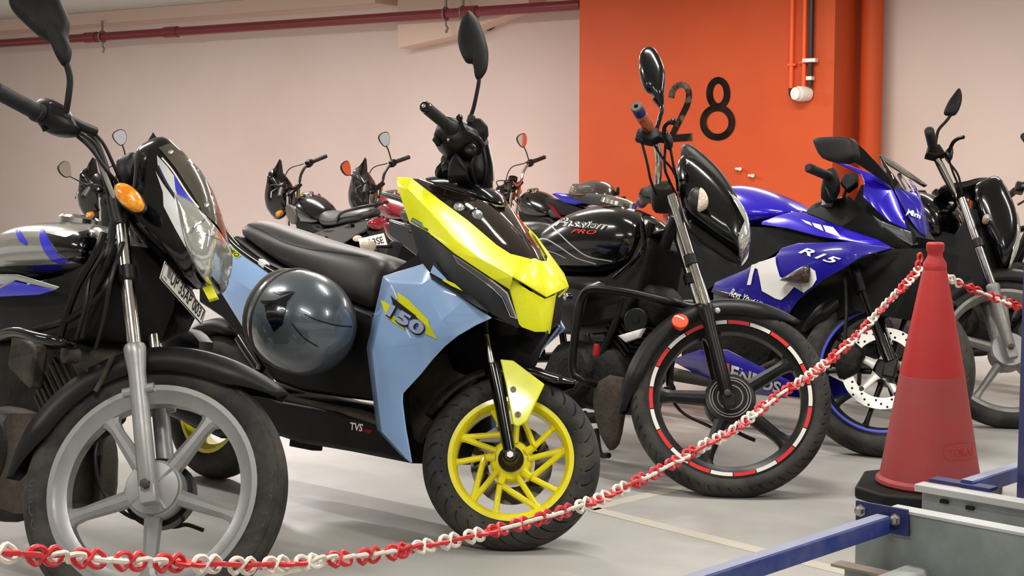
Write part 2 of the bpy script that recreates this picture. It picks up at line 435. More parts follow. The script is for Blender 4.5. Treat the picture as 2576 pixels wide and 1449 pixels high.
# floor markings
def strip(name, pts, w):
    for (a, b) in zip(pts, pts[1:]):
        A, B = flr(*a), flr(*b); d = (B-A).normalized(); n = V((-d.y, d.x, 0))
        MB().prism([A+n*w/2, B+n*w/2, B-n*w/2, A-n*w/2], Z*.0012).build(name, 'line_paint', fl)
strip('paint_line', [(1492, 1281), (2250, 1470)], .05)
strip('paint_line', [(1480, 1281), (1800, 1206)], .05)
strip('paint_line', [(600, 1470), (1070, 1362)], .03)
# ---------------------------------------------------------------- traffic cone
mat('cone_red', '#b02323', .5, dust=('#8f4f4d', .35, 5), bump=(60, .04))
mat('cone_dirty', '#9a3838', .62, dust=('#785453', .45, 6), bump=(60, .05))
mat('hole_shade', '#120304', .8)  # black laid on surfaces for the shade inside holes, nothing is cut
def lathe_xy(c, prof, n=40): return MB().lathe(c, Z, [(z, r) for r, z in prof], n)
cb = flr(2338, 1212, .04); cb = V((cb.x, cb.y, 0)); cs = FPX/cb.y
e = empty('traffic_cone', cb, 'tall dusty red traffic cone on a black rubber base holding the chain', 'cone')
oc = []; hs = .205; ch = .09; rz = radians(-20)
for (a, b) in ((hs, hs-ch), (hs-ch, hs), (-hs+ch, hs), (-hs, hs-ch), (-hs, -hs+ch), (-hs+ch, -hs), (hs-ch, -hs), (hs, -hs+ch)):
    oc.append(cb+V((a*cos(rz)-b*sin(rz), a*sin(rz)+b*cos(rz), .0)))
MB().prism(oc, Z*.036).build('base', 'black_matt', e, bevel=.008)
zc = lambda y: 1-(y-HOR)/FPX*cb.y*1.0
lower = lathe_xy(cb, [(.152, .036), (.158, .042), (.156, .052), (.146, .06), (.0945, zc(946)), (.09, zc(944))]).build('lower_body', 'cone_dirty', e)
upper = lathe_xy(cb, [(.094, zc(948)), (.0935, zc(940)), (.036, zc(684)), (.034, zc(678))]).build('upper_body', 'cone_red', e)
neck = lathe_xy(cb, [(.033, zc(684)), (.0345, zc(678)), (.034, zc(662)), (.022, zc(645)), (.0215, zc(635)), (.026, zc(628)), (.026, zc(613)), (.022, zc(609)), (.012, zc(610)), (.012, zc(620))]).build('neck', 'cone_red', e)
bt = bvh([neck]); decal('eyelet', bt, [[(2311+6*cos(a), 655+10*sin(a)) for a in [2*pi*k/14 for k in range(14)]]], 'hole_shade', e, step=30)
bl = bvh([lower]); pl = lambda x, y: cast(bl, x, y, .001)
text_on('embossed_name', 'TOKAI', [(2390, 1150), (2447, 1146), (2445, 1127), (2388, 1131)], pl, 'cone_red', e, bold=.0)
ribbon('embossed_frame', bl, [([(2380, 1121), (2452, 1116), (2456, 1150), (2384, 1156)], 2.0, True)], 'cone_red', e, lift=.001)

# ---------------------------------------------------------------- plastic chain
mat('chain_red', '#d42a30', .38, dust=('#8d4a44', .25, 30)); mat('chain_white', '#ece4d6', .4, dust=('#a59a88', .35, 30))
def s_link(Ln, w, r):
    """an S shaped hook link lying along x in the xy plane"""
    P = []; a = Ln*.27
    for k in range(13):
        t = radians(200-k*250/12); P.append(V((-Ln/2+a+cos(t)*-a*-1, sin(t)*w/2, 0)))
    P = []
    for k in range(9): t = radians(-30-k*250/8); P.append(V((-Ln/2+a*1.0+cos(t)*a, sin(t)*w/2*1.0, 0)))
    Q = [V((-p.x, -p.y, 0)) for p in P[::-1]]
    return MB().tube(P+Q, r, 6, sm=2).v, MB().tube(P+Q, r, 6, sm=2).f
def link_mesh(name, m):
    mb = MB(); v, f = s_link(.052, .022, .0036); mb.add(v, f); o = mb.build(name, m); me = o.data; bpy.data.objects.remove(o); return me
LR = link_mesh('link_red', 'chain_red'); LW = link_mesh('link_white', 'chain_white')
def chain(P, pitch, label, pattern, name='plastic_chain'):
    P = cr(P, 12); e = empty(name, V((P[0].x, P[0].y, 0)), label, 'chain')
    d = 0; k = 0; nxt = 0; L0 = wloc(e)
    for a, b in zip(P, P[1:]):
        s = (b-a).length
        while nxt <= d+s:
            p = a+(b-a)*((nxt-d)/s); t = (b-a).normalized(); sd = t.cross(Z).normalized(); un = sd.cross(t)
            th = radians(25 + (80 if k % 2 else 0) + random.uniform(-28, 28)); y = un*cos(th)+sd*sin(th); z = t.cross(y)
            me = LR if pattern[k % len(pattern)] == 'r' else LW
            o = bpy.data.objects.new('link', me); scene.collection.objects.link(o); o.parent = e
            o.matrix_local = Matrix.Translation(p-L0) @ Matrix((t, y, z)).transposed().to_4x4()
            nxt += pitch; k += 1
        d += s
    return e
A = V((1.18, 4.27, 0)); B = V((-.623, 1.8, 0)); cn = (B-A).cross(Z).normalized()
px = [(2312, 658), (2305, 685), (2265, 728), (2230, 763), (2150, 850), (2050, 935), (1950, 1000), (1850, 1078), (1750, 1132), (1650, 1188), (1500, 1258), (1380, 1298), (1240, 1336),
      (1100, 1368), (950, 1395), (800, 1411), (720, 1419), (630, 1424), (560, 1420), (400, 1415), (250, 1407), (130, 1399), (0, 1391), (-160, 1380), (-400, 1350)]
chain([hit(x, y, A, cn) for x, y in px], .035, 'red and white plastic chain sagging from the cone across the front wheels', 'rwrwrrwrwrwwrwrwrwrrw')
A = V((cb.x+.02, cb.y+.03, 0)); cn2 = V((-.25, 1, 0)).normalized()
chain([hit(x, y, A, cn2) for x, y in ((2358, 678), (2400, 706), (2450, 728), (2500, 748), (2560, 770), (2640, 796))], .035, 'short run of red and white chain leaving the cone to the right', 'wwwrrwrwrr')

# ---------------------------------------------------------------- car lift platform
mat('galv', '#8f9694', .5, metal=.35, var=(5, '#7b8280', .4, .65), dust=('#6f675c', .25, 5))
mat('galv_light', '#b9bcba', .5, metal=.2, dust=('#8d867c', .3, 6))
mat('lift_blue', '#22337f', .4, dust=('#8a8fa6', .35, 8)); mat('lift_navy', '#1a2258', .45, dust=('#5a5a70', .3, 8))
mat('dust_blue', '#8489a0', .6, dust=('#a5a6ae', .4, 6))
mat('rust_edge', '#8a7d70', .7)
e1 = V((.707, -.707, 0)); e2 = V((.707, .707, 0))
def at_z(x, y, z): return flr(x, y, z)
pb0 = at_z(2221, 1297, .235)                     # where the bar meets its bracket
pf = at_z(2221, 1318, .21)
root = empty('lift_platform', V((pb0.x, pb0.y, 0)), 'grey galvanised car lift platform with blue brace bars, bottom right', 'car lift')
pl0 = pf+e2*.012
def on_plane(x, y, off=0.): return hit(x, y, pl0+e2*off, e2)
h = .019
bar_c = lambda t: V((pf.x, pf.y, .21))+e2*t
MB().box(bar_c(-.75), e2*.75, e1*h, Z*h).build('brace_bar', 'lift_blue', root, bevel=.004)
MB().prism([bar_c(-1.5)-e1*(h-.004)+Z*(h+.0003), bar_c(0)-e1*(h-.004)+Z*(h+.0003), bar_c(0)+e1*(h-.004)+Z*(h+.0003), bar_c(-1.5)+e1*(h-.004)+Z*(h+.0003)], Z*.0006).build('dust_film', 'dust_blue', root)
w = [on_plane(2152, 1259), on_plane(2282, 1283), on_plane(2285, 1350), on_plane(2152, 1326)]
MB().prism(w, e2*.008).build('bracket_plate', 'lift_navy', root, bevel=.001)
for (x, y) in ((2253, 1307), (2166, 1284)):
    p = on_plane(x, y); MB().lathe(p, -e2, [(0, .014), (.004, .014), (.0045, .010), (.014, .010), (.016, .006), (.016, 0)], 6).build('bolt', 'bolt_steel', root)
# side beam carrying the bracket
a = on_plane(2152, 1340, .01); sb_l = (a-pl0).dot(e1); ztop = on_plane(2300, 1292, .01).z
c0 = pl0+e2*.01; c0 = V((c0.x, c0.y, 0))
MB().box(c0+e1*(sb_l+.6)+e2*.004+Z*((ztop-.03)/2+.03), e1*.6, e2*.004, Z*((ztop-.03)/2)).build('side_beam', 'galv', root, bevel=.001)
MB().box(c0+e1*(sb_l+.64)+e2*.018+Z*ztop, e1*.56, e2*.022, Z*.003).build('beam_lip', 'galv_light', root)
# second beam behind, with flange, plate and bar
q = at_z(2322, 1222, .20); l2 = V((q.x, q.y, 0))
MB().box(l2+e1*.5+Z*.105, e1*.5, e2*.004, Z*.095).build('side_beam', 'galv', root, bevel=.001)
MB().box(l2+e1*.5-e2*.012+Z*.200, e1*.505, e2*.022, Z*.009).build('beam_lip', 'galv_light', root, bevel=.002)
MB().box(l2+e1*.09+e2*.03+Z*.214, e1*.08, e2*.02, Z*.004).build('bracket_plate', 'lift_navy', root)
MB().box(l2+e1*.10+e2*.48+Z*.205, e2*.45, e1*h, Z*h).build('brace_bar', 'lift_blue', root, bevel=.004)
MB().box(l2+e1*.10+e2*.48+Z*(.205+h+.0006), e2*.45, e1*(h-.004), Z*.0004).build('dust_film', 'dust_blue', root)
for (x, y) in ((2375, 1262), (2440, 1278)):
    p = hit(x, y, l2-e2*.008, e2); MB().box(p, e1*.01, e2*.004, Z*.004).build('clip', 'grimy_black', root)
# deck ribs in front of the beam
rz0 = .125
for (x, y) in ((2362, 1404), (2512, 1429)):
    p = at_z(x, y, rz0); cc = V((p.x, p.y, 0))-e2*.02
    prof = [(-.05, .05), (-.026, rz0), (.026, rz0), (.05, .05)]
    MB().loft([[cc-e2*t+e1*a+Z*z for a, z in prof] for t in (0, .9)]).build('deck_rib', 'galv_light', root, bevel=.006)
    s = cc-e2*.05+Z*(rz0+.0006); MB().tube([s-e2*.006-e1*.004, s+e2*.006-e1*.004], .004, 8).build('slot', 'hole_shade', root)
q = at_z(2112, 1411, .12)
MB().box(V((q.x, q.y, .118))+e1*.09-e2*.015, e1*.09, e2*.02, Z*.003).build('flange', 'rust_edge', root)
MB().box(V((q.x, q.y, .058))+e1*.1, e1*.085, e2*.003, Z*.057).build('cross_plate', 'galv', root)
# blue post at the right edge of the picture
q = at_z(2610, 1342, .1); q = V((q.x, q.y, 0)); hw = 43/FPX*q.y
tag(MB().box(q+Z*(CEIL/2), V((hw, 0, 0)), V((0, hw, 0)), Z*(CEIL/2-.003)).build('lift_post', 'lift_navy', bevel=.004), 'dark blue steel lift post at the right edge', 'post')
# ---------------------------------------------------------------- motorcycles: common pieces
def bike_frames(hub, R, head, lean, rake, steer, zoff=0.):
    h = radians(head); F = V((cos(h), sin(h), 0)); Rr = V((sin(h), -cos(h), 0)); U = Z.copy()
    l = radians(lean); Rr, U = rot(Rr, F, -l), rot(U, F, -l)          # on its side stand the bike leans to its left
    ax = (U*cos(radians(rake))-F*sin(radians(rake))).normalized()
    S = [rot(v, ax, radians(steer)) for v in (F, Rr, U)]
    zc = R*sqrt(max(0, 1-S[1].z**2))+zoff
    C = flr(hub[0], hub[1], zc)
    return Fr(C, F, Rr, U), Fr(C, *S), ax
mat('tread', '#1c1c1d', .7, dust=('#77705f', .4, 8))
def tread_mat(name, base, scale, slant, depth=.5, dustc='#77705f', da=.4):
    """tyre rubber whose cut sipes follow the tyre (u round the wheel, v across)"""
    m = mat(name, base, .68, dust=(dustc, da, 9)); nt = m.node_tree; N = nt.nodes.new; Lk = nt.links.new
    uv = N('ShaderNodeUVMap'); sep = N('ShaderNodeSeparateXYZ'); Lk(uv.outputs[0], sep.inputs[0])
    ab = N('ShaderNodeMath'); ab.operation = 'SUBTRACT'; ab.inputs[1].default_value = .5; Lk(sep.outputs[1], ab.inputs[0])
    a2 = N('ShaderNodeMath'); a2.operation = 'ABSOLUTE'; Lk(ab.outputs[0], a2.inputs[0])
    k = N('ShaderNodeMath'); k.operation = 'MULTIPLY_ADD'; k.inputs[1].default_value = slant; Lk(a2.outputs[0], k.inputs[0])
    u = N('ShaderNodeMath'); u.operation = 'MULTIPLY'; u.inputs[1].default_value = scale; Lk(sep.outputs[0], u.inputs[0]); Lk(u.outputs[0], k.inputs[2])
    fr = N('ShaderNodeMath'); fr.operation = 'FRACT'; Lk(k.outputs[0], fr.inputs[0])
    g = N('ShaderNodeMath'); g.operation = 'LESS_THAN'; g.inputs[1].default_value = .14; Lk(fr.outputs[0], g.inputs[0])
    mk = N('ShaderNodeMath'); mk.operation = 'LESS_THAN'; mk.inputs[1].default_value = .24; Lk(a2.outputs[0], mk.inputs[0])
    mm = N('ShaderNodeMath'); mm.operation = 'MULTIPLY'; Lk(g.outputs[0], mm.inputs[0]); Lk(mk.outputs[0], mm.inputs[1])
    bp = N('ShaderNodeBump'); bp.invert = True; bp.inputs['Strength'].default_value = depth; bp.inputs['Distance'].default_value = .004
    Lk(mm.outputs[0], bp.inputs['Height']); Lk(bp.outputs[0], nt.nodes['Principled BSDF'].inputs['Normal']); return m
tread_mat('tread_block', '#1a1a1b', 62, 3.2, .9); tread_mat('tread_sipe', '#222120', 30, 2.0, 1.0); tread_mat('tread_rib', '#1c1c1c', 20, .3, .15)

def tyre(fr, R, tw, rr, m, parent, name='tyre', pattern=None, n=None):
    """tyre with real cut grooves: pattern(angle in degrees, across -1..1) gives the groove depth"""
    h = R-rr; n = n or (480 if pattern else 72)
    prof = [(-.30, 0), (-.40, .04), (-.48, .28), (-.50, .48), (-.46, .68), (-.37, .84), (-.22, .95), (-.08, .995), (.08, .995), (.22, .95), (.37, .84), (.46, .68), (.50, .48), (.48, .28), (.40, .04), (.30, 0)]
    if not pattern: return MB().lathe(fr.O, fr.R, [(a*tw, rr+b*h) for a, b in prof], n, closed=True, ref=fr.U).build(name, m, parent, ang=50)
    fine = [V((a, b, 0)) for a, b in prof]; fine = [fine[0], fine[1]]+cr(fine[2:14], 3)+fine[14:]
    P = len(fine); vs = []; fs = []
    sip = pattern if isinstance(pattern, tuple) else None
    if sip: cnt, slant, curve, x0, x1, depth, per = sip; n = cnt*per
    for i in range(n):
        for p in fine:
            x = p.x*2; ax_ = abs(x); t = 2*pi*i/n
            if sip:                                     # the mesh itself runs along the slanted grooves
                t -= (slant*ax_+curve*ax_*ax_)*2*pi/cnt+(pi/cnt if x < 0 else 0)*min(1, ax_*8)
                g = depth if (i % per == 0 and x0 <= ax_ <= x1 and p.y > .3) else 0
            else: g = pattern(math.degrees(t), x) if p.y > .3 else 0
            d = fr.F*cos(t)+fr.U*sin(t)
            vs.append(fr.O+fr.R*(p.x*tw*(1-(.9 if p.y < .85 else .1)*g/.05))+d*(rr+p.y*h-g*(1 if p.y > .6 else .4)))
    for i in range(n):
        k = (i+1) % n
        for j in range(P): l = (j+1) % P; fs.append((i*P+j, k*P+j, k*P+l, i*P+l))
    return MB().add(vs, fs).build(name, m, parent, ang=50)
def ribs(lines, w, depth=.0025):
    return lambda a, x: depth if any(abs(abs(x)-q) < w for q in lines) else 0
def rim(fr, rr, tw, m, parent, t=.018, name='rim'):
    w = tw*.42
    prof = [(-w, rr+.006), (-w, rr-.006), (-w*.8, rr-.012), (-w*.55, rr-t), (w*.55, rr-t), (w*.8, rr-.012), (w, rr-.006), (w, rr+.006), (w*.8, rr), (-w*.8, rr)]
    return MB().lathe(fr.O, fr.R, prof, 72, closed=True, ref=fr.U).build(name, m, parent, ang=30)
def ang(fr, x, y, r=0.):
    f, _, u = fr.loc(fr.P(x, y, r)); return math.degrees(math.atan2(u, f))
def pol(fr, a, r, n=0.): a = radians(a); return fr.L(cos(a)*r, n, sin(a)*r)
def spoke(fr, a, r0, r1, w0, w1, d0, d1, m, parent, n0=0., name='spoke', flare=True):
    """one cast spoke, diamond-ish in section, spreading where it meets the rim"""
    A = radians(a); d = fr.F*cos(A)+fr.U*sin(A); s = fr.F*-sin(A)+fr.U*cos(A); rings = []
    L = [(0, w0*1.35, d0), (.12, w0, d0), (.78, w1, d1), (.92, w1*1.25, d1), (1, w1*2.1 if flare else w1, d1)]
    for t, w, dd in L:
        c = fr.O+d*(r0+(r1-r0)*t)+fr.R*n0; q = w*.5
        rings.append([c-s*q-fr.R*dd*.3, c-s*q+fr.R*dd*.3, c-s*q*.35+fr.R*dd*.5, c+s*q*.35+fr.R*dd*.5, c+s*q+fr.R*dd*.3, c+s*q-fr.R*dd*.3, c+s*q*.35-fr.R*dd*.5, c-s*q*.35-fr.R*dd*.5])
    return MB().loft(rings).build(name, m, parent, ang=28)
def hub(fr, prof, m, parent, name='hub', n=40): return MB().lathe(fr.O, fr.R, prof, n, ref=fr.U).build(name, m, parent, ang=30)
def cast_wheel(fr, R, tw, rr, m, parent, angs, tm='tread_block', hubr=.075, sw=(.036, .026), name='wheel'):
    w = empty(name, V((0, 0, 0))); w.parent = parent; w.location = fr.O-wloc(parent)
    tyre(fr, R, tw, rr, tm, w); rim(fr, rr, tw, m, w)
    for a in angs: spoke(fr, a, hubr*.7, rr-.012, sw[0], sw[1], .05, .04, m, w)
    hub(fr, [(-.05, 0), (-.05, hubr*.95), (.02, hubr), (.03, hubr*.96), (.036, hubr*.5), (.036, 0)], m, w)
    return w
def bar(p, q, r, m, parent, name, n=12): return MB().tube([p, q], r, n).build(name, m, parent)
def bent(P, r, m, parent, name, n=10, sm=6): return MB().tube(P, r, n, sm=sm).build(name, m, parent)
def fender(fr, R, a0, a1, w, m, parent, name='fender', th=.003, drop=.03, n=36, grow=(0., 0.), ends=(1, 1)):
    """mudguard hoop: rounded channel swept round the wheel; grow lets it leave the tyre at the front and rear end"""
    rings = []; a1 = a1+360 if a1 < a0 else a1
    for i in range(n+1):
        t = i/n; a = radians(a0+(a1-a0)*t); g = grow[0]*max(0, 1-t*3)**2+grow[1]*max(0, t*3-2)**2
        ta = min(1, min(t if ends[0] else 1, 1-t if ends[1] else 1)*6+.12); d = fr.F*cos(a)+fr.U*sin(a); ww = w*(.35+.65*ta)
        prof = [(-1, -drop*ta), (-.98, -drop*.3*ta), (-.75, .008), (-.4, .016), (0, .019), (.4, .016), (.75, .008), (.98, -drop*.3*ta), (1, -drop*ta)]
        rings.append([fr.O+d*(R+g+b)+fr.R*(x*ww/2) for x, b in prof])
    return MB().loft(rings, closed=False).build(name, m, parent, solid=th, ang=50)
def mirror_head(fr, outline, nrm, c, m, parent, wf=.012, wb=.035, name='mirror_shell', glass=True):
    o = MB().pillow(outline, nrm, wf, wb, c, K=6, p=.8).build(name, m, parent, ang=70)
    return o
def fins(c, x, y, z, n, m, parent, name='fin'):
    for i in range(n):
        t = -1+2*(i+.5)/n; MB().box(c+z*t, x*(1-.12*abs(t)), y*(1-.1*abs(t)), z*(.28/n*1.0)).build(name, m, parent)
def engine(fr, parent, x0=-.62, u0=.02, m='grimy_metal', mk='grimy_black', sc=1.0):
    """single-cylinder engine: crankcase, round side cover, finned upright cylinder, head, exhaust pipe and carburettor"""
    e = empty('engine', V((0, 0, 0))); e.parent = parent; e.location = fr.L(x0, 0, u0)-wloc(parent)
    out = [(-.20, -.10), (.17, -.12), (.20, -.03), (.16, .06), (.06, .10), (-.14, .09), (-.21, .02)]
    P = [fr.L(x0+a*sc, 0, u0+b*sc) for a, b in out]
    MB().pillow(cr(P, 3, True), fr.R, .115*sc, K=4, p=.45).build('crankcase', m, e)
    for sd in (1, -1):
        MB().lathe(fr.L(x0-.03, sd*.10*sc, u0-.01), fr.R*sd, [(0, .092*sc), (.02, .09*sc), (.035, .078*sc), (.04, .05*sc), (.05, .045*sc), (.05, 0)], 28).build('side_cover', mk, e)
    cy = fr.L(x0+.13, 0, u0+.15); up = (fr.U*.80+fr.F*.60).normalized(); fx = fr.F*.8-fr.U*.6
    MB().box(cy, fx*.052, fr.R*.055, up*.085).build('cylinder', mk, e)
    fins(cy, fx*.075, fr.R*.08, up*.08, 8, m, e)
    MB().pillow(cr([cy+up*.085+fx*a+up*b for a, b in ((-.075, 0), (.075, 0), (.07, .06), (.03, .085), (-.05, .08))], 3, True), fr.R, .075, K=4, p=.5).build('cylinder_head', m, e)
    MB().tube([cy+up*.09+fx*.06, cy+up*.08+fx*.16, fr.L(x0+.24, .08, u0+.02), fr.L(x0+.14, .11, u0-.13), fr.L(x0-.15, .13, u0-.15), fr.L(x0-.45, .16, u0-.10)], .018, 10, sm=6).build('exhaust_pipe', mk, e)
    MB().tube([fr.L(x0-.42, .16, u0-.105), fr.L(x0-.46, .165, u0-.10), fr.L(x0-.95, .19, u0+.0), fr.L(x0-.99, .19, u0+.008)], [.02, .042, .045, .03], 16).build('muffler', mk, e)
    MB().tube([cy+up*.1-fx*.06, cy+up*.1-fx*.13], .026, 12).build('carburettor', m, e)
    return e
def rear_end(fr, parent, wb=-1.25, R=.295, tw=.08, m='black_metal', wm='black_metal', seat=True, spk=None):
    rf = Fr(fr.L(wb, 0, 0), fr.F, fr.R, fr.U)
    rf.O = rf.O+fr.U*((R-rf.O.z)/fr.U.z)*1.0 if False else rf.O
    RR = rf.O.z/ sqrt(1-fr.R.z**2)
    cast_wheel(rf, RR, tw, RR-.075, wm, parent, spk or [18+72*k for k in range(5)], name='rear_wheel')
    for s in (1, -1):
        bar(fr.L(wb, s*.09, 0), fr.L(wb+.46, s*.08, .06), .018, m, parent, 'swingarm')
        a, b = fr.L(wb+.02, s*.115, .03), fr.L(wb+.14, s*.105, .40)
        sh = MB().tube([a, b], .013, 10).build('shock', 'dull_silver', parent)
        d = (b-a); P = [a+d*(.2+.7*t/60)+(fr.F*cos(t*.9)+fr.R*sin(t*.9))*.026 for t in range(61)]
        MB().tube(P, .005, 5).build('spring', 'black_metal', sh)
    fender(rf, RR+.03, 40, 150, .13, 'black_plastic', parent, 'rear_fender')
    return rf
# ---------------------------------------------------------------- the scooter
mat('acid_yellow', '#eef00c', .3, coat=.5, dust=('#b9b52a', .18, 30))
mat('wheel_yellow', '#f3e50c', .36, coat=.3, dust=('#8a7f1c', .25, 16))
mat('sky_blue', '#9abdec', .26, coat=.8)
mat('grey_lens', '#4b494b', .2, coat=.8)
mat('lamp_glass', '#9a9c9c', .08, metal=.7, bump=(90, .6))
mat('smoked', '#1b120d', .06, coat=1)
mat('letter_blue', '#a9b4da', .35)
mat('shield_black', '#1c1e22', .42, bump=(800, .03))
mat('disc_dark', '#5a554f', .4, metal=.8)
SB, SS, sax = bike_frames((1286, 1161), .2325, -41, 10, 26, 40)
sc = empty('scooter', V((SB.O.x, SB.O.y, 0)), 'acid yellow and pale blue scooter with yellow wheels and black seat', 'scooter')
# front wheel
w = empty('front_wheel', SS.O-wloc(sc)); w.parent = sc
R_, T_, RR_ = .2325, .10, .158
tyre(SS, R_, T_, RR_, 'tread', w, pattern=(32, 1.0, .9, .10, .99, .006, 10)); rim(SS, RR_, T_, 'wheel_yellow', w, t=.016)
sa0 = ang(SS, 1203.6, 1247.7)
for k in range(5):
    th = sa0+72*k; P1 = pol(SS, th-53, .070, .018); hb = pol(SS, th-56, .042, .018)
    for (a, b, r0, r1) in ((pol(SS, th, RR_-.013, .012), P1, .0085, .008), (pol(SS, th, RR_-.013, .012), pol(SS, th-8, .045, .018), .0085, .008), (pol(SS, th-45, RR_-.013, .012), P1, .008, .008), (P1, hb, .010, .012)):
        MB().tube([a, a+(b-a)*.15, b], [r0*1.5, r0, r1], 8).build('spoke', 'wheel_yellow', w)
hub(SS, [(-.04, 0), (-.04, .055), (.008, .056), (.018, .05), (.024, .036), (.024, .0)], 'wheel_yellow', w)
hub(SS, [(.02, .034), (.034, .033), (.04, .026), (.05, .02), (.05, 0)], 'black_metal', w, 'axle_cap')
dsc = MB().lathe(SS.O, SS.R, [(-.03, .062), (-.03, .108), (-.034, .108), (-.034, .062)], 40, closed=True).build('brake_disc', 'disc_dark', w)
for k in range(10):
    a = 36*k; MB().tube([pol(SS, a, .07, -.028), pol(SS, a+14, .1, -.028)], .004, 6).build('disc_slot', 'grimy_black', w)
# fork
def sfork(side):
    P = lambda x, y: SS.P(x, y, .078)
    f = (lambda q: q) if side > 0 else SS.mir
    top, mid, lo, end = P(1214, 770), P(1236, 902), P(1240, 915), P(1284, 1148)
    MB().tube([f(top), f(P(1222, 845))], .0135, 14).build('fork_cover_tube', 'black_gloss', sc)
    MB().tube([f(P(1222, 845)), f(P(1240, 930))], .0125, 14).build('fork_tube', 'chrome', sc)
    lg = MB().tube([f(lo), f(P(1242, 925)), f(P(1255, 990)), f(end)], [.0165, .0175, .0175, .0155], 16).build('fork_leg', 'black_gloss', sc)
    MB().lathe(f(end), SS.R*side, [(-.02, .02), (.012, .019), (.016, .014), (.016, 0)], 18).build('fork_lug', 'black_metal', sc)
    MB().lathe(f(end)+SS.R*side*.016, SS.R*side, [(0, .009), (.008, .009), (.008, 0)], 6).build('axle_bolt', 'bolt_steel', lg)
sfork(1); sfork(-1)
pf_ = [SS.P(x, y, .092) for x, y in ((1258, 903), (1291, 906), (1370, 966), (1326, 1060), (1301, 1074), (1290, 1066), (1272, 965))]
cv = MB().prism(pf_, SS.R*-.01).build('fork_guard', 'acid_yellow', sc, bevel=.003)
for (x, y) in ((1291, 980), (1303, 1043)):
    MB().lathe(SS.P(x, y, .092), SS.R, [(0, .008), (.003, .008), (.004, .004), (.001, .003), (.001, 0)], 14).build('bolt', 'dull_silver', cv)
fender(SS, .243, ang(SS, 1432, 985), 118, .11, 'black_gloss', sc, 'front_fender', grow=(.02, .0), drop=.02, ends=(1, 0))
fender(SS, .243, 119, ang(SS, 1075, 1045), .11, 'grimy_black', sc, 'fender_flap', drop=.015, ends=(0, 1))
# yellow apron: bright upper facet, side facet and beak
Y = [(1000, 446, .190), (1035, 449, .175), (1108, 505, .158), (1180, 558, .137), (1250, 618, .105), (1284, 640, .075), (1026, 478, .205), (1080, 532, .208), (1145, 605, .198), (1205, 650, .175), (1290, 697, .115),
     (999, 468, .205), (1030, 558, .215), (1078, 585, .217), (1142, 637, .208), (1240, 702, .150), (1282, 728, .100), (1375, 748, 0), (1334, 652, .022), (1310, 646, .05), (1345, 650, 0)]
yf = [(0, 1, 6), (1, 2, 7, 6), (2, 3, 8, 7), (3, 4, 9, 8), (4, 5, 10, 9), (5, 19, 10), (19, 18, 17, 10), (18, 20, 17), (0, 6, 11), (6, 7, 12, 11), (7, 8, 13, 12), (8, 9, 14, 13), (9, 10, 15, 14), (10, 16, 15)]
ap = sheet('apron_panel', SB, Y, yf, 'acid_yellow', sc, th=.005, bevel=.0025, ang=12)
nz = [(1288, 702, .095), (1280, 727, .095), (1305, 815, .062), (1312, 823, .058), (1345, 835, .03), (1370, 835, 0), (1371, 752, 0), (1330, 730, .055)]
sheet('nose_panel', SB, nz, [(0, 7, 4, 3, 2, 1), (7, 6, 5, 4)], 'acid_yellow', sc, th=.005, bevel=.002, ang=12)
bt = bvh(ap); pa_ = lambda x, y: cast(bt, x, y, .001)
mat('sticker_grey', '#8e9486', .35); mat('sticker_ink', '#35433f', .4); mat('sticker_blue', '#5aa5d8', .4)
decal('range_sticker', bt, [[(1040, 548), (1081, 572), (1078, 583), (1035, 558)]], 'sticker_ink', sc, lift=.004)
decal('range_sticker', bt, [[(1042, 551), (1079, 573), (1076, 580), (1038, 557)]], 'sticker_grey', sc, lift=.0048)
text_on('sticker_text', 'RACE', [(1045, 560.5), (1060, 569.5), (1062, 565), (1047, 556)], lambda x, y: cast(bt, x, y, .0056), 'sticker_blue', sc, bold=.01)
text_on('sticker_text', 'EDITION', [(1061, 570.5), (1073, 577.5), (1075, 573.5), (1063, 566.5)], lambda x, y: cast(bt, x, y, .0056), 'sticker_ink', sc, bold=.01)
# gloss black lamp cowl, lamps and smoked centre
C_ = [(1036, 450, .172), (1108, 506, .154), (1180, 559, .132), (1250, 619, .10), (1286, 640, .07), (1312, 646, .046), (1345, 650, 0), (1062, 451, .14), (1125, 478, .11), (1190, 498, .075), (1222, 508, .05), (1248, 520, 0), (1310, 590, 0), (1275, 585, .045)]
cw = sheet('lamp_cowl', SB, C_, [(0, 7, 8, 1), (1, 8, 9, 2), (2, 9, 10, 13, 3), (3, 13, 4), (4, 13, 12, 5), (5, 12, 6), (10, 11, 12, 13)], 'smoked', sc, th=.003, bevel=.001, ang=30)
bc = bvh(cw)
for (x, y) in ((1154, 523), (1201, 541)):
    p = cast(bc, x, y, -.004); n = (SB.F*.85+SB.R*.45+SB.U*.3).normalized(); q = SB.P(x, y, .095)
    lm = MB().lathe(p, n, [(-.01, .019), (.004, .0185), (.011, .013), (.014, .006), (.015, 0)], 22).build('led_lamp', 'lamp_glass', sc)
    MB().lathe(p, n, [(-.01, .022), (.004, .022), (.006, .019), (-.01, .019)], 22, closed=True).build('lamp_bezel', 'black_gloss', lm)
bent([SB.P(1066, 464, .147), SB.P(1112, 488, .125), SB.P(1170, 506, .095), SB.P(1240, 522, .012)], .0028, 'chrome', sc, 'trim_strip', 6)
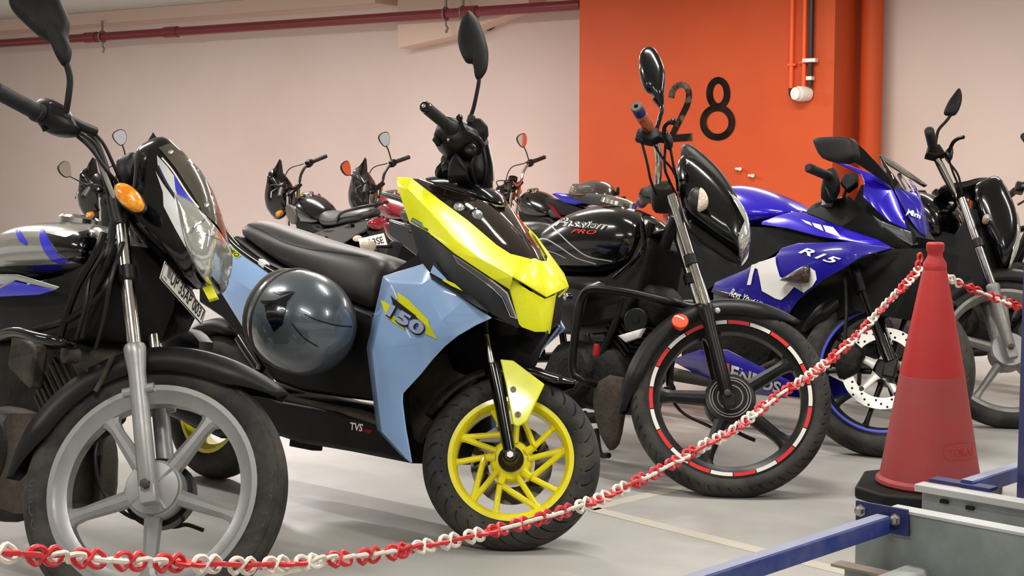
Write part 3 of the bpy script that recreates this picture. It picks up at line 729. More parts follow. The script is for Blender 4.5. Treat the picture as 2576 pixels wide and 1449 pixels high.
# black shield side below the yellow, its lens and badge
K = [(1030, 558, .208), (1078, 587, .210), (1142, 638, .202), (1240, 704, .145), (1281, 729, .096), (1306, 818, .058), (1303, 826, .06), (1236, 790, .14), (1160, 735, .19), (1090, 697, .21), (1062, 660, .207), (1048, 620, .205)]
ks = sheet('shield_side', SB, K, [(0, 1, 10, 11), (1, 2, 8, 9, 10), (2, 3, 7, 8), (3, 4, 5, 6, 7)], 'shield_black', sc, th=.006, bevel=.002, ang=20)
bk = bvh(ks)
D = [(1139, 640), (1240, 706), (1276, 736), (1301, 803), (1282, 797), (1262, 750), (1238, 726), (1152, 664)]
decal('marker_lens', bk, [D], 'chrome', sc, lift=.002, step=40)
decal('marker_lens', bk, [[(1143, 646), (1239, 710), (1272, 739), (1295, 799), (1285, 795), (1264, 748), (1239, 722), (1154, 661)]], 'grey_lens', sc, lift=.0045, step=40)
bz = [cast(bk, x, y, 0) or SB.P(x, y, .2) for x, y in ((1100, 658), (1085, 690), (1091, 703), (1150, 738), (1215, 778), (1235, 788), (1180, 738), (1120, 690))]
MB().prism(bz, SB.R*.008).build('badge_frame', 'shield_black', sc, bevel=.002)
rr_ = (bz[0]-SB.O).dot(SB.R)+.0095; fp = lambda x, y: hit(x, y, bz[0]+SB.R*.0095, SB.R)
pp = lambda L, d=.012: [ (cast(bk, x, y, 0) or SB.P(x, y, .2))+SB.R*d for x, y in L]
MB().prism(pp([(1104, 670), (1097, 688), (1128, 706), (1150, 722), (1133, 700)], .02), SB.R*.002).build('badge', 'sky_blue', sc)
MB().prism(pp([(1133, 705), (1128, 708), (1152, 722), (1178, 734), (1158, 716)], .021), SB.R*.002).build('badge', 'acid_yellow', sc)
# pale blue leg shield
E_ = [(965, 695, .160), (1076, 661, .175), (1090, 697, .195), (1170, 755, .190), (1238, 800, .150), (983, 711, .195), (1062, 716, .204), (1120, 870, .19), (1060, 940, .19), (1014, 990, .188), (1037, 1166, .175), (924, 875, .158), (939, 885, .19), (950, 1080, .160), (964, 1086, .188), (1112, 806, .202),
      (1200, 817, .165), (1152, 845, .178), (1088, 905, .19), (1013, 1012, .187), (1021, 1075, .184), (1072, 662, .170), (1010, 1145, .165)]
lf = [(0, 5, 6, 21), (21, 6, 2, 1), (0, 11, 12, 5), (11, 13, 14, 12), (13, 22, 10, 14), (5, 12, 15, 6), (6, 15, 3, 2), (3, 15, 4), (15, 16, 4), (15, 17, 16), (15, 12, 8, 18, 7, 17), (12, 14, 20, 19, 9, 8), (14, 10, 20)]
ls = sheet('leg_shield', SB, E_, lf, 'sky_blue', sc, th=.006, bevel=.004, ang=10)
sheet('shield_lining', SB, [(x, y, r-.012) for x, y, r in E_], lf, 'black_plastic', sc, th=.004, bevel=0, ang=10)
bl = bvh(ls)
decal('graphic_yellow', bl, [[(959.6, 754), (986, 768), (979, 787), (992, 794), (1011, 804), (1018, 829), (974.5, 799)], [(1000.6, 734), (1027, 752), (1078, 804), (1085, 824), (1102.5, 854), (1070, 839), (1075, 821), (1052, 800), (1004, 760)]], 'acid_yellow', sc, step=12, lift=.003)
decal('graphic_black', bl, [[(985.7, 743), (994, 751), (1049, 794), (1055, 807), (1019, 785), (992, 766)]], 'plate_ink', sc, lift=.005, step=12)
pq = lambda d: (lambda x, y: cast(bl, x, y, d))
text_on('model_number', '150', [(974, 795), (1062, 851), (1080, 820), (990, 763)], pq(.007), 'plate_ink', sc, bold=.06)
text_on('model_number', '150', [(975, 791), (1061, 846), (1078, 818), (990, 764)], pq(.0085), 'letter_blue', sc, bold=.04)
ribbon('graphic_slash', bl, [([(985, 717), (993, 733), (1000, 752)], 4), ], 'white_decal', sc, lift=.002)
ribbon('graphic_slash', bl, [([(1019, 817), (1027, 835), (1034, 851)], 4)], 'white_decal', sc, lift=.002)
# inner wheel arch and leg-shield back
ar = [(1040, 1160), (1010, 1100), (1000, 1000), (1060, 925), (1110, 890), (1130, 930), (1190, 955), (1170, 990), (1110, 1020), (1060, 1080)]
MB().prism([SB.P(x, y, .07) for x, y in ar], SB.R*-.02).build('wheel_arch', 'mud', sc)
MB().prism([SB.P(x, y, .0) for x, y in ((1110, 850), (1200, 800), (1290, 790), (1310, 850), (1290, 910), (1240, 985), (1130, 985))], SB.R*-.10).build('wheel_arch', 'black_matt', sc)
MB().prism([SB.P(x, y, .03) for x, y in ((1120, 872), (1215, 822), (1240, 800), (1300, 822), (1300, 840), (1225, 850), (1140, 900))], SB.R*-.02).build('arch_edge', 'black_matt', sc)
MB().prism([SB.P(x, y, .0) for x, y in ((1300, 815), (1365, 810), (1372, 840), (1335, 895), (1300, 880))], SB.R*-.015).build('under_beak', 'black_plastic', sc)
MB().prism([SB.P(x, y, .15) for x, y in ((970, 695), (1050, 640), (1062, 600), (1085, 665), (1070, 720), (1000, 800), (975, 1000), (990, 1120), (950, 1080), (928, 880))], SB.R*-.30).build('leg_shield_back', 'black_plastic', sc)
MB().tube([SB.P(1396, 798, -.14), SB.P(1407, 822, -.14), SB.P(1344, 904, -.14)], .003, 6).build('shield_edge', 'letter_blue', sc)
# handlebar, cover, lever, grip, mirror
hb = lambda x, y, r: SS.P(x, y, r)
cov = [hb(x, y, .0) for x, y in ((1128, 378), (1165, 350), (1222, 345), (1232, 372), (1241, 420), (1240, 478), (1215, 492), (1160, 470), (1100, 462), (1095, 450), (1118, 440), (1110, 420), (1128, 412), (1120, 395))]
MB().pillow(cov, SS.R, .10, .10, K=5, p=.6).build('handlebar_cover', 'black_plastic', sc, ang=40)
MB().pillow([hb(x, y, .13) for x, y in ((1092, 352), (1098, 334), (1120, 305), (1150, 312), (1182, 330), (1208, 345), (1212, 372), (1190, 388), (1150, 398), (1122, 388), (1100, 366))], SS.R, .07, .07, K=5, p=.6).build('switch_housing', 'black_plastic', sc, ang=40)
MB().pillow([hb(x, y, .17) for x, y in ((1087, 352), (1094, 338), (1112, 348), (1108, 368), (1098, 367))], SS.R, .012, K=3).build('starter_switch', 'black_matt', sc)
MB().prism([hb(x, y, .10) for x, y in ((1182, 318), (1212, 319), (1231, 341), (1222, 357), (1196, 372), (1180, 350))], SS.R*.06).build('brake_reservoir', 'black_matt', sc, bevel=.006)
MB().lathe(hb(1197, 335, .162), (SS.R+SS.U*.6).normalized(), [(0, .009), (.003, .008), (.004, 0)], 14).build('sight_glass', 'steel', sc)
g0, g1 = hb(1066, 266, .33), hb(1134, 322, .20)
gr = MB().tube([g0+(g1-g0)*.08, g0+(g1-g0)*.1, g1-(g1-g0)*.1, g1, g1+(g1-g0)*.02], [.013, .0165, .0165, .021, .021], 18).build('grip', 'grip_rubber', sc)
MB().tube([g0, g0+(g1-g0)*.03, g0+(g1-g0)*.1], [.012, .0155, .0155], 18).build('bar_end', 'black_gloss', gr)
MB().lathe(g0-(g1-g0).normalized()*.0005, (g0-g1).normalized(), [(0, .006), (.001, .003), (-.001, 0)], 14).build('bar_end_screw', 'steel', gr)
lv = MB().tube([hb(1157, 298, .27), hb(1160, 312, .25), hb(1172, 330, .235), hb(1200, 347, .22), hb(1214, 366, .19)], [.006, .006, .0065, .0075, .008], 10, sm=5).build('brake_lever', 'black_metal', sc)
MB().lathe(hb(1156, 296, .27), SS.U, [(-.0095, 0), (-.007, .0065), (0, .0095), (.007, .0065), (.0095, 0)], 12).build('lever_ball', 'black_metal', lv)
def mirror(fr, out, r, cpx, stem, m='black_matt', wf=.018, wb=.012, boot=None, sr=.006, name='mirror'):
    e = empty(name, V((0, 0, 0))); e.parent = sc_cur; c = fr.P(*cpx, r); e.location = c-wloc(sc_cur)
    P = cr([fr.P(x, y, r) for x, y in out], 3, True)
    MB().pillow(P, fr.R, wf, wb, c, K=6, p=.75).build('mirror_shell', m, e, ang=60)
    MB().pillow([c+(p-c)*.9-fr.R*(wb+.001) for p in P], fr.R, .0, .001, c-fr.R*(wb+.001), K=2).build('mirror_glass', 'mirror_glass', e)
    MB().tube([fr.P(*q) for q in stem], sr, 10, sm=5).build('stem', m, e)
    if boot:
        a, b = [fr.P(*q) for q in boot]; MB().tube([a, a+(b-a)*.2, b], [sr*1.5, sr*2.0, sr*1.7], 12).build('boot', 'grip_rubber', e)
    return e
sc_cur = sc
mirror(SS, [(1180, 27), (1203, 50), (1222, 100), (1229, 135), (1226, 172), (1216, 192), (1203, 203), (1194, 190), (1189, 162), (1172, 157), (1157, 128), (1151, 95), (1158, 58), (1170, 36)], .20, (1190, 115), [(1206, 190, .2), (1203, 215, .2), (1192, 268, .19), (1182, 300, .18), (1177, 332, .17)], boot=((1188, 290, .185), (1181, 308, .18)), sr=.0055)
ws = [hb(1229, 362, .10), hb(1240, 415, .09), hb(1243, 455, .07), hb(1243, 455, -.07), hb(1240, 415, -.09), hb(1229, 362, -.10)]
MB().add(ws, [(0, 1, 4, 5), (1, 2, 3, 4)]).build('windscreen', 'clear_lens', sc, solid=.002)
bent(ws[:3], .0025, 'plate_white', sc, 'screen_edge', 6)
MB().prism([hb(x, y, .155) for x, y in ((1147, 372), (1158, 392), (1174, 412), (1176, 442), (1125, 446), (1128, 412))], SS.R*-.05).build('cover_fold', 'black_matt', sc, bevel=.006)
MB().lathe(hb(1184, 376, .185), SS.R, [(-.02, .016), (.004, .016), (.007, .012), (.007, 0)], 18).build('lever_pivot', 'black_metal', sc)
MB().lathe(hb(1128, 351, .20), SS.R, [(-.01, .004), (.003, .004), (.004, 0)], 10).build('screw', 'bolt_steel', sc)
MB().pillow([hb(x, y, .09) for x, y in ((1110, 418), (1118, 412), (1130, 418), (1130, 438), (1114, 440))], SS.R, .02, K=3, p=.5).build('ignition_cap', 'black_plastic', sc)
for L_ in ([[(1150, 395, .17), (1170, 430, .15), (1185, 470, .08)], [(1195, 385, .17), (1186, 425, .15), (1200, 470, .08)], [(1215, 372, .14), (1222, 420, .12), (1212, 470, .06)]]): bent([SS.P(*q) for q in L_], .0045, 'cable', sc, 'cable', 8, 7)
MB().pillow(cr([SB.P(x, y, .0) for x, y in ((1075, 456), (1130, 445), (1180, 452), (1240, 478), (1262, 512), (1225, 512), (1160, 495), (1110, 478))], 3, True), SB.R, .06, .06, K=4, p=.6).build('cowl_top', 'black_gloss', sc, ang=60)
# seat and rear
seat = halfloft('seat', SB, [[(652, 550, 0), (630, 549, .06), (601, 554, .10), (588, 568, .11), (590, 584, .10), (640, 590, 0)],
    [(705, 562, 0), (680, 560, .07), (645, 573, .118), (628, 590, .125), (614, 608, .12), (690, 620, 0)],
    [(768, 582, 0), (742, 585, .08), (706, 604, .13), (688, 628, .138), (674, 652, .135), (750, 670, 0)],
    [(856, 612, 0), (830, 612, .08), (788, 627, .135), (772, 660, .142), (752, 700, .14), (830, 720, 0)],
    [(925, 628, 0), (900, 626, .07), (860, 636, .12), (848, 690, .138), (832, 748, .14), (900, 770, 0)],
    [(982, 644, 0), (965, 645, .055), (942, 652, .095), (930, 710, .12), (914, 782, .12), (960, 790, 0)],
    [(1000, 664, 0), (990, 668, .05), (972, 676, .08), (955, 730, .1), (942, 786, .10), (980, 795, 0)]], 'seat_vinyl', sc)
bs_ = bvh(seat)
mat('piping', '#141212', .5)
ribbon('seat_piping', bs_, [([(603, 556), (645, 574), (676, 588), (705, 605), (736, 616), (788, 628), (860, 637), (930, 647)], 2.4)], 'piping', sc, lift=.003)
und = [(590, 590), (676, 655), (767, 698), (850, 752), (940, 790), (935, 900), (945, 1010), (860, 1000), (760, 985), (690, 960), (640, 900), (620, 845), (560, 740), (560, 620)]
MB().prism([SB.P(x, y, .125) for x, y in und], SB.R*-.25).build('underseat_body', 'black_plastic', sc, bevel=.01)
G = [(540, 598, .165), (590, 618, .165), (648, 661, .17), (700, 700, .165), (800, 770, .14), (556, 684, .178), (640, 733, .188), (705, 790, .178), (650, 870, .155), (622, 840, .16), (535, 700, .155)]
sp = sheet('rear_side_panel', SB, G, [(0, 5, 6, 2, 1), (2, 6, 3), (3, 6, 7, 4), (5, 10, 9, 6), (6, 9, 8, 7)], 'sky_blue', sc, th=.006, bevel=.003, ang=10)
bq = bvh(sp)
decal('name_sticker', bq, [[(553, 604), (570, 612), (609, 643), (594, 650), (566, 625), (545, 614)]], 'acid_yellow', sc, step=30)
text_on('name_text', 'NTORQ', [(551, 614), (595, 648), (606, 642), (560, 606)], lambda x, y: cast(bq, x, y, .0025), 'plate_ink', sc, bold=.02)
MB().prism([SB.P(x, y, .15) for x, y in ((520, 690), (556, 700), (622, 842), (600, 850), (560, 800), (500, 760), (500, 700))], SB.R*-.25).build('rear_lower_body', 'black_plastic', sc, bevel=.006)
bent([SB.P(548, 560, .10), SB.P(572, 592, .145), SB.P(600, 625, .16), SB.P(660, 668, .165), SB.P(715, 700, .16), SB.P(740, 705, .14)], .011, 'black_gloss', sc, 'grab_rail', 12)
MB().box(SB.P(664, 664, .165), SB.F*.014+SB.U*-.006, SB.R*.012, SB.U*.009).build('rail_shine', 'white_decal', sc, bevel=.003)  # white block put in for the shine on the rail grip
# floorboard and side skirt
sk = [(610, 960), (700, 1003), (800, 1020), (950, 1066), (1015, 1140), (1036, 1167), (960, 1152), (880, 1136), (750, 1114), (660, 1085), (600, 1040)]
so = MB().prism([SB.P(x, y, .165) for x, y in sk], SB.R*-.33).build('side_skirt', 'black_plastic', sc, bevel=.012)
fb = [SB.P(x, y, .165) for x, y in ((640, 975), (700, 995), (850, 1026), (950, 1060))]
MB().prism(fb+[p-SB.U*.012 for p in fb[::-1]], SB.R*-.33).build('floorboard', 'mud', sc, bevel=.003)
bso = bvh(so)
text_on('maker_name', 'TVS', [(881, 1081), (911, 1086), (915, 1067), (882, 1062)], lambda x, y: cast(bso, x, y, .0015), 'white_decal', sc, bold=.02)
text_on('racing_script', 'Racing', [(896, 1087), (934, 1092), (939, 1080), (902, 1076)], lambda x, y: cast(bso, x, y, .0015), 'red_decal', sc, shear=.4)
bent([SB.P(603, 850, .17), SB.P(625, 885, .175), SB.P(655, 930, .18)], .016, 'black_gloss', sc, 'kick_lever', 12)
MB().lathe(SB.P(652, 924, .196), SB.R, [(0, .008), (.006, .007), (.007, 0)], 10).build('bolt', 'bolt_steel', sc)
MB().box(SB.P(770, 1118, .12), SB.F*.05, SB.R*.02, SB.U*.012).build('stand_bracket', 'grimy_black', sc, bevel=.003)
# rear wheel, engine, silencer
rO = SB.P(556, 1020, 0); rw = Fr(rO, SB.F, SB.R, SB.U); RW = rO.z/sqrt(1-SB.R.z**2)
w2 = empty('rear_wheel', rO-wloc(sc)); w2.parent = sc
tyre(rw, RW, .11, RW-.085, 'tread_sipe', w2); rim(rw, RW-.085, .11, 'wheel_yellow', w2, t=.022)
for k in range(5): spoke(rw, 18+72*k, .03, RW-.1, .03, .022, .03, .03, 'wheel_yellow', w2)
hub(rw, [(-.05, 0), (-.05, .05), (.03, .05), (.04, .03), (.04, 0)], 'grimy_black', w2)
MB().pillow(cr([SB.L(*q) for q in ((-1.28, .07, -.05), (-1.0, .07, -.07), (-.8, .07, .0), (-.82, .07, .10), (-1.1, .07, .12), (-1.32, .07, .06))], 3, True), SB.R, .05, .12, K=4, p=.6).build('engine_case', 'grimy_black', sc)
MB().tube([SB.L(-.95, .13, -.02), SB.L(-1.0, .14, -.02), SB.L(-1.45, .17, .06), SB.L(-1.48, .17, .065)], [.025, .05, .055, .03], 18).build('silencer', 'black_metal', sc)
fender(rw, RW+.03, 60, 165, .14, 'black_plastic', sc, 'rear_fender')
# ---------------------------------------------------------------- helmet hung beside the seat
mat('helmet_grey', '#565f66', .26, metal=.35, coat=1); mat('helmet_rim', '#4a443f', .5, dust=('#8a7d6c', .4, 12))
hc = SB.P(760, 812, .27); hx = (SB.F*.95-SB.U*.20).normalized(); hy = SB.R.copy(); hy = (hy-hx*hy.dot(hx)).normalized(); hz = hx.cross(hy)
if hz.z < 0: hz = -hz
he = empty('helmet', V((hc.x, hc.y, hc.z-.13)), 'grey full face helmet hanging upside the scooter seat with black star vents', 'helmet')
he['label'] = 'dark grey helmet with black star vents hung beside the scooter seat'
rings = []; NN = 36
for i in range(19):
    t = -.62+i*(1.0+.62)/18; rad = sqrt(max(0, 1-t*t)) if t > 0 else (1-.16*(t/.62)**2)
    a = .165*t; rings.append([hc+hx*a+hy*cos(q)*.138*max(rad, .001)+hz*sin(q)*.143*max(rad, .001) for q in [2*pi*k/NN for k in range(NN)]])
shell = MB().loft(rings).build('shell', 'helmet_grey', he, ang=60)
MB().tube([p for p in rings[0]], .008, 8, closed=True).build('edge_trim', 'helmet_rim', he)
MB().tube([hc+(p-hc)*1.012 for p in rings[3]], .0035, 6, closed=True).build('seam', 'helmet_rim', he)
bh = bvh(shell)
decal('vent', bh, [[(742, 735), (722, 760), (716, 790), (712, 815), (690, 835), (672, 800), (666, 768), (697, 765)]], 'black_gloss', he, step=14, lift=.002)
decal('vent', bh, [[(684, 735), (742, 734), (705, 742)]], 'black_gloss', he, step=14, lift=.002)
decal('vent', bh, [[(655, 757), (699, 756), (690, 764), (660, 764)]], 'black_gloss', he, step=14, lift=.002)
ribbon('crease', bh, [([(765, 790), (800, 806), (845, 818), (885, 822)], 3)], 'black_metal', he)
ribbon('crease', bh, [([(735, 815), (765, 850), (800, 872)], 3)], 'black_metal', he)
# ---------------------------------------------------------------- shared pieces for the motorcycles
def mcs(root):
    global sc_cur
    sc_cur = root
def tele_fork(S, root, r, tube, leg, tm, lm, rt=.0155, rl=.02, ringpx=None, lugs=True, top=None):
    """telescopic fork pair: tube and lower leg on each side"""
    for sd in (1, -1):
        f = (lambda q: q) if sd > 0 else S.mir
        t = [f(S.P(x, y, r)) for x, y in tube]; l = [f(S.P(x, y, r)) for x, y in leg]
        MB().tube(t, rt, 16).build('fork_tube', tm, root)
        n = len(l)-1; d = (l[-1]-l[0])
        P = [l[0], l[0]+d*.02, l[0]+d*.07, l[0]+d*.2, l[0]+d*.55, l[0]+d*.97, l[-1]]; q = [rl*1.12, rl*1.28, rl*1.24, rl, rl*1.02, rl*1.08, rl*.9]
        lg = MB().tube(P, q, 18).build('fork_leg', lm, root)
        if ringpx:
            p = f(S.P(*ringpx, r)); u = d.normalized(); MB().tube([p-u*.018, p-u*.016, p+u*.016, p+u*.018], [rt*1.2, rt*1.35, rt*1.35, rt*1.2], 16).build('clamp_ring', 'black_plastic', root)
        if lugs:
            e = l[-1]; MB().box(e+d.normalized()*.008, S.R*.018, d.normalized()*.02, d.normalized().cross(S.R)*rl*.9).build('axle_lug', lm, lg, bevel=.003)
            MB().lathe(e-d.normalized()*.012+S.R*sd*.018, S.R*sd, [(0, .011), (.012, .011), (.014, .007), (.014, 0)], 6).build('axle_nut', 'grimy_metal', lg)
def smooth_px(S, pts, r, k=4): return cr([S.P(x, y, r) for x, y in pts], k, True)
def cables(S, root, lists, r=.0042, m='cable'):
    for L in lists: bent([S.P(*q) for q in L], r, m, root, 'cable', 8, 7)
def tail(B, root, seat_m='seat_vinyl', side_m='black_gloss', light=True, f0=-.95, uo=0., rack=True):
    """seat, side panels, tail lamp, rail of a commuter bike, in its own measurements"""
    L = lambda f, r, u: B.L(f, r, u+uo)
    sec = lambda f, w, ut, ub: [L(f, 0, ut+.012), L(f, w*.6, ut+.006), L(f, w, ut-.02), L(f, w*1.02, (ut+ub)/2), L(f, w*.9, ub), L(f, 0, ub)]
    rings = []
    for (f, w, ut, ub) in ((f0+.03, .07, .50, .42), (f0-.03, .10, .505, .41), (f0-.2, .125, .49, .41), (f0-.42, .13, .50, .43), (f0-.5, .128, .53, .45), (f0-.7, .11, .545, .47), (f0-.8, .08, .54, .48)):
        s = sec(f, w, ut, ub); rings.append(s+[B.mir(p) for p in s[-2:0:-1]])
    MB().loft(rings).build('seat', seat_m, root, sub=2, ang=60)
    for sd in (1, -1):
        P = [L(f, sd*r, u) for f, r, u in ((f0+.08, .12, .36), (f0-.15, .135, .40), (f0-.5, .125, .44), (f0-.86, .07, .49), (f0-.84, .07, .42), (f0-.45, .12, .30), (f0-.2, .13, .20), (f0+.02, .13, .18))]
        MB().prism(P, B.R*-.03*sd).build('side_panel', side_m, root, bevel=.008)
    if light:
        P = cr([L(f0-.86, r, u) for r, u in ((.075, .47), (.05, .42), (0, .40), (-.05, .42), (-.075, .47), (0, .485))], 3, True)
        MB().pillow(P, -B.F, .035, .03, K=4, p=.6).build('tail_lamp', 'red_lens', root)
    if rack:
        bent([L(f0-.45, .13, .47), L(f0-.6, .145, .54), L(f0-.85, .11, .58), L(f0-.92, 0, .585), L(f0-.85, -.11, .58), L(f0-.6, -.145, .54), L(f0-.45, -.13, .47)], .011, 'black_metal', root, 'grab_rail', 10)
    for sd in (1, -1):
        bar(L(f0-.82, sd*.06, .38), L(f0-.84, sd*.13, .37), .007, 'black_plastic', root, 'indicator_stalk')
        c = L(f0-.845, sd*.16, .37); MB().pillow([c+B.R*sd*cos(a)*.035+B.U*sin(a)*.022 for a in [2*pi*k/14 for k in range(14)]], -B.F, .012, .03, c, K=4, p=.7).build('indicator_lens', 'clear_amber', root)
    MB().prism([L(f, .05, u) for f, u in ((f0-.75, .42), (f0-.86, .40), (f0-.98, .05), (f0-.93, .03))], B.R*-.10).build('mudguard_tail', 'black_plastic', root, bevel=.006)
mat('clear_amber', '#e9d5c0', .12, coat=.8, trans=.3, bump=(140, .4))
def frame_tubes(B, root, m='black_metal'):
    for sd in (1, -1):
        bent([B.L(-.33, 0, .55), B.L(-.42, sd*.03, .25), B.L(-.5, sd*.06, -.06), B.L(-.8, sd*.10, -.1)], .016, m, root, 'frame_tube', 10)
        bent([B.L(-.35, 0, .5), B.L(-.7, sd*.06, .42), B.L(-1.1, sd*.11, .38), B.L(-1.6, sd*.10, .44)], .014, m, root, 'frame_tube', 10)
        bar(B.L(-.8, sd*.10, -.1), B.L(-1.0, sd*.11, .36), .013, m, root, 'frame_tube')
        bar(B.L(-.72, sd*.12, -.14), B.L(-.72, sd*.22, -.13), .012, 'rubber', root, 'footpeg')
    bent([B.L(-.75, -.12, -.13), B.L(-.80, -.20, -.22), B.L(-.83, -.245, -B.O.z/B.U.z+.01+.245*B.R.z*-1 if False else -.275)], .010, m, root, 'side_stand', 8)

# ---------------------------------------------------------------- black motorcycle, front left
mat('olive_visor', '#4f4a40', .22, coat=.6, dust=('#8d8371', .25, 12))
mat('silver_decal', '#d6d8d8', .3, metal=.3); mat('blue_decal', '#2d2fd0', .3, coat=.4); mat('navy_decal', '#15194a', .3, coat=.4)
mat('headlamp', '#dfe2da', .10, metal=.7, coat=1, bump=(13, .35)); mat('tank_silver', '#a3a39d', .25, metal=.5, coat=1)
mat('yellow_tag', '#f1ec10', .4)
B1, S1, ax1 = bike_frames((392, 1234), .295, -45, 10, 26, 42)
b1 = empty('motorcycle', V((B1.O.x, B1.O.y, 0)), 'black motorcycle with silver wheel, amber indicator and UP plate, leftmost', 'motorcycle'); mcs(b1)
w = empty('front_wheel', S1.O-wloc(b1)); w.parent = b1
ty = tyre(S1, .295, .078, .228, 'tread', w, pattern=ribs((.06, .34, .60, .82), .035)); rim(S1, .228, .078, 'silver_paint', w, t=.034)
for k in range(5): spoke(S1, ang(S1, 535, 1055)+72*k, .05, .196, .034, .026, .045, .036, 'silver_paint', w)
hub(S1, [(-.055, 0), (-.055, .066), (.012, .066), (.02, .064), (.022, .060), (.03, .058), (.034, .03), (.034, 0)], 'silver_paint', w)
hub(S1, [(-.06, .078), (-.02, .078), (-.02, .05)], 'black_metal', w, 'brake_drum')
for a in (60, 145, 230, 320): MB().tube([pol(S1, a, .02, .032), pol(S1, a, .058, .03)], .004, 6).build('hub_rib', 'silver_paint', w)
bty = bvh(ty)
def tyre_text(S, s, a0, a1, r, h, m, w, tree):
    vs, fs = text_geo(s, .01); W = []
    for u, v in vs: W.append(pol(S, a0+(a1-a0)*u, r+(v-.5)*h, .0385))
    MB().add(W, fs).build('tyre_lettering', m, w)
mat('rubber_mark', '#3a3836', .7)
tyre_text(S1, '2.75-17 41P', 22, -22, .262, .018, 'rubber_mark', w, bty)
tyre_text(S1, 'NYLOGRIP', 232, 190, .262, .02, 'rubber_mark', w, bty)
tele_fork(S1, b1, .085, [(296, 500), (338, 872)], [(338, 868), (374, 1236)], 'chrome', 'silver_paint', .0165, .0195, (321, 690))
for sd in (1, -1):
    f = (lambda q: q) if sd > 0 else S1.mir
    MB().tube([f(S1.P(310, 990, .085)), f(S1.P(388, 974, .085))], .011, 10).build('fender_lug', 'silver_paint', b1)
    MB().tube([f(S1.P(290, 500, .085)), f(S1.P(304, 568, .085))], .021, 14).build('fork_shroud', 'black_plastic', b1)
fender(S1, .312, ang(S1, 702, 1008), ang(S1, 45, 1205), .105, 'black_plastic', b1, 'front_fender', drop=.05, grow=(.03, .015))
bent([S1.P(240, 985, .056), S1.P(262, 945, .058), S1.P(284, 895, .058)], .006, 'mud', b1, 'fender_stay', 8)
# headlamp cowl
cwl = smooth_px(S1, [(358, 400), (385, 376), (425, 364), (458, 386), (500, 430), (532, 482), (554, 545), (565, 605), (563, 665), (545, 714), (528, 716), (500, 705), (478, 712), (445, 690), (405, 655), (360, 612), (328, 568), (322, 535), (345, 505), (352, 450)], 0, 3)
co = MB().pillow(cwl, S1.R, .092, .092, S1.P(455, 560, 0), K=8, p=.45).build('headlamp_cowl', 'black_gloss', b1, ang=70)
MB().prism([S1.P(x, y, -.09) for x, y in ((389, 338), (409, 366), (400, 400), (355, 400))], S1.R*.02).build('cowl_ear', 'black_plastic', b1, bevel=.004)
bt = bvh(co)
decal('cowl_visor', bt, [[(400, 374), (427, 364), (457, 386), (500, 431), (532, 483), (553, 545), (564, 600), (540, 566), (508, 534), (483, 487), (442, 424)]], 'olive_visor', b1, lift=.005, step=12)
decal('stripe_silver', bt, [[(395, 391), (420, 418), (442, 448), (448, 474), (452, 506), (438, 490), (415, 455), (398, 424)], [(392, 432), (410, 462), (440, 503), (462, 553), (474, 612), (476, 628), (466, 620), (440, 574), (412, 520), (410, 484)]], 'silver_decal', b1, lift=.0015, step=12)
decal('stripe_blue', bt, [[(437, 434), (458, 475), (497, 522), (474, 510), (452, 500), (442, 478)], [(452, 504), (457, 518), (463, 555), (448, 520)]], 'blue_decal', b1, lift=.002, step=12)
ribbon('stripe_edge', bt, [([(408, 398), (436, 432), (470, 485), (500, 524)], 4)], 'white_decal', b1, lift=.003)
ribbon('stripe_edge', bt, [([(398, 418), (420, 462), (452, 515), (466, 570)], 5)], 'navy_decal', b1, lift=.003)
lens = smooth_px(S1, [(454, 510), (472, 515), (500, 531), (528, 556), (553, 585), (566, 605), (568, 635), (563, 668), (552, 702), (538, 718), (520, 716), (492, 670), (476, 620), (464, 560)], 0, 3)
ln = MB().pillow(lens, S1.R, .108, .108, S1.P(520, 610, 0), K=7, p=.45).build('headlamp_lens', 'headlamp', b1, ang=70)
bln = bvh(ln)
ribbon('lens_rib', bln, [([(478, 590), (490, 570), (515, 553)], 4)], 'reflector', b1, lift=.002)
ribbon('lens_rib', bln, [([(490, 580), (520, 590), (555, 604)], 3)], 'reflector', b1, lift=.002)
ribbon('lens_rib', bln, [([(482, 640), (505, 655), (530, 700)], 4)], 'reflector', b1, lift=.002)
for (x, y) in ((430, 386), (518, 519)):
    p = cast(bt, x, y, .004); MB().lathe(p, S1.R, [(0, .007), (.004, .006), (.005, 0)], 12).build('screw', 'bolt_steel', b1)
MB().pillow([S1.P(x, y, 0) for x, y in ((509, 726), (533, 718), (551, 753), (527, 760))], S1.R, .012, .004, K=2, p=.4).build('yellow_tag', 'yellow_tag', b1)
# indicator
c = S1.P(326, 498, .15); d1 = (S1.P(360, 528, .15)-c); d2 = S1.P(342, 478, .15)-c
MB().pillow([c+d1*cos(a)+d2*sin(a)*1.0 for a in [2*pi*k/24 for k in range(24)]], S1.R, .025, .002, c, K=5, p=.8).build('indicator_lens', 'amber_lens', b1, ang=60)
c2 = c-S1.R*.003; MB().pillow([c2+(d1*cos(a)+d2*sin(a))*1.06 for a in [2*pi*k/24 for k in range(24)]], S1.R, .001, .035, c2, K=5, p=.8).build('indicator_body', 'black_plastic', b1, ang=60)
bar(c2-S1.R*.02, S1.P(330, 500, .03), .009, 'black_plastic', b1, 'indicator_stalk')
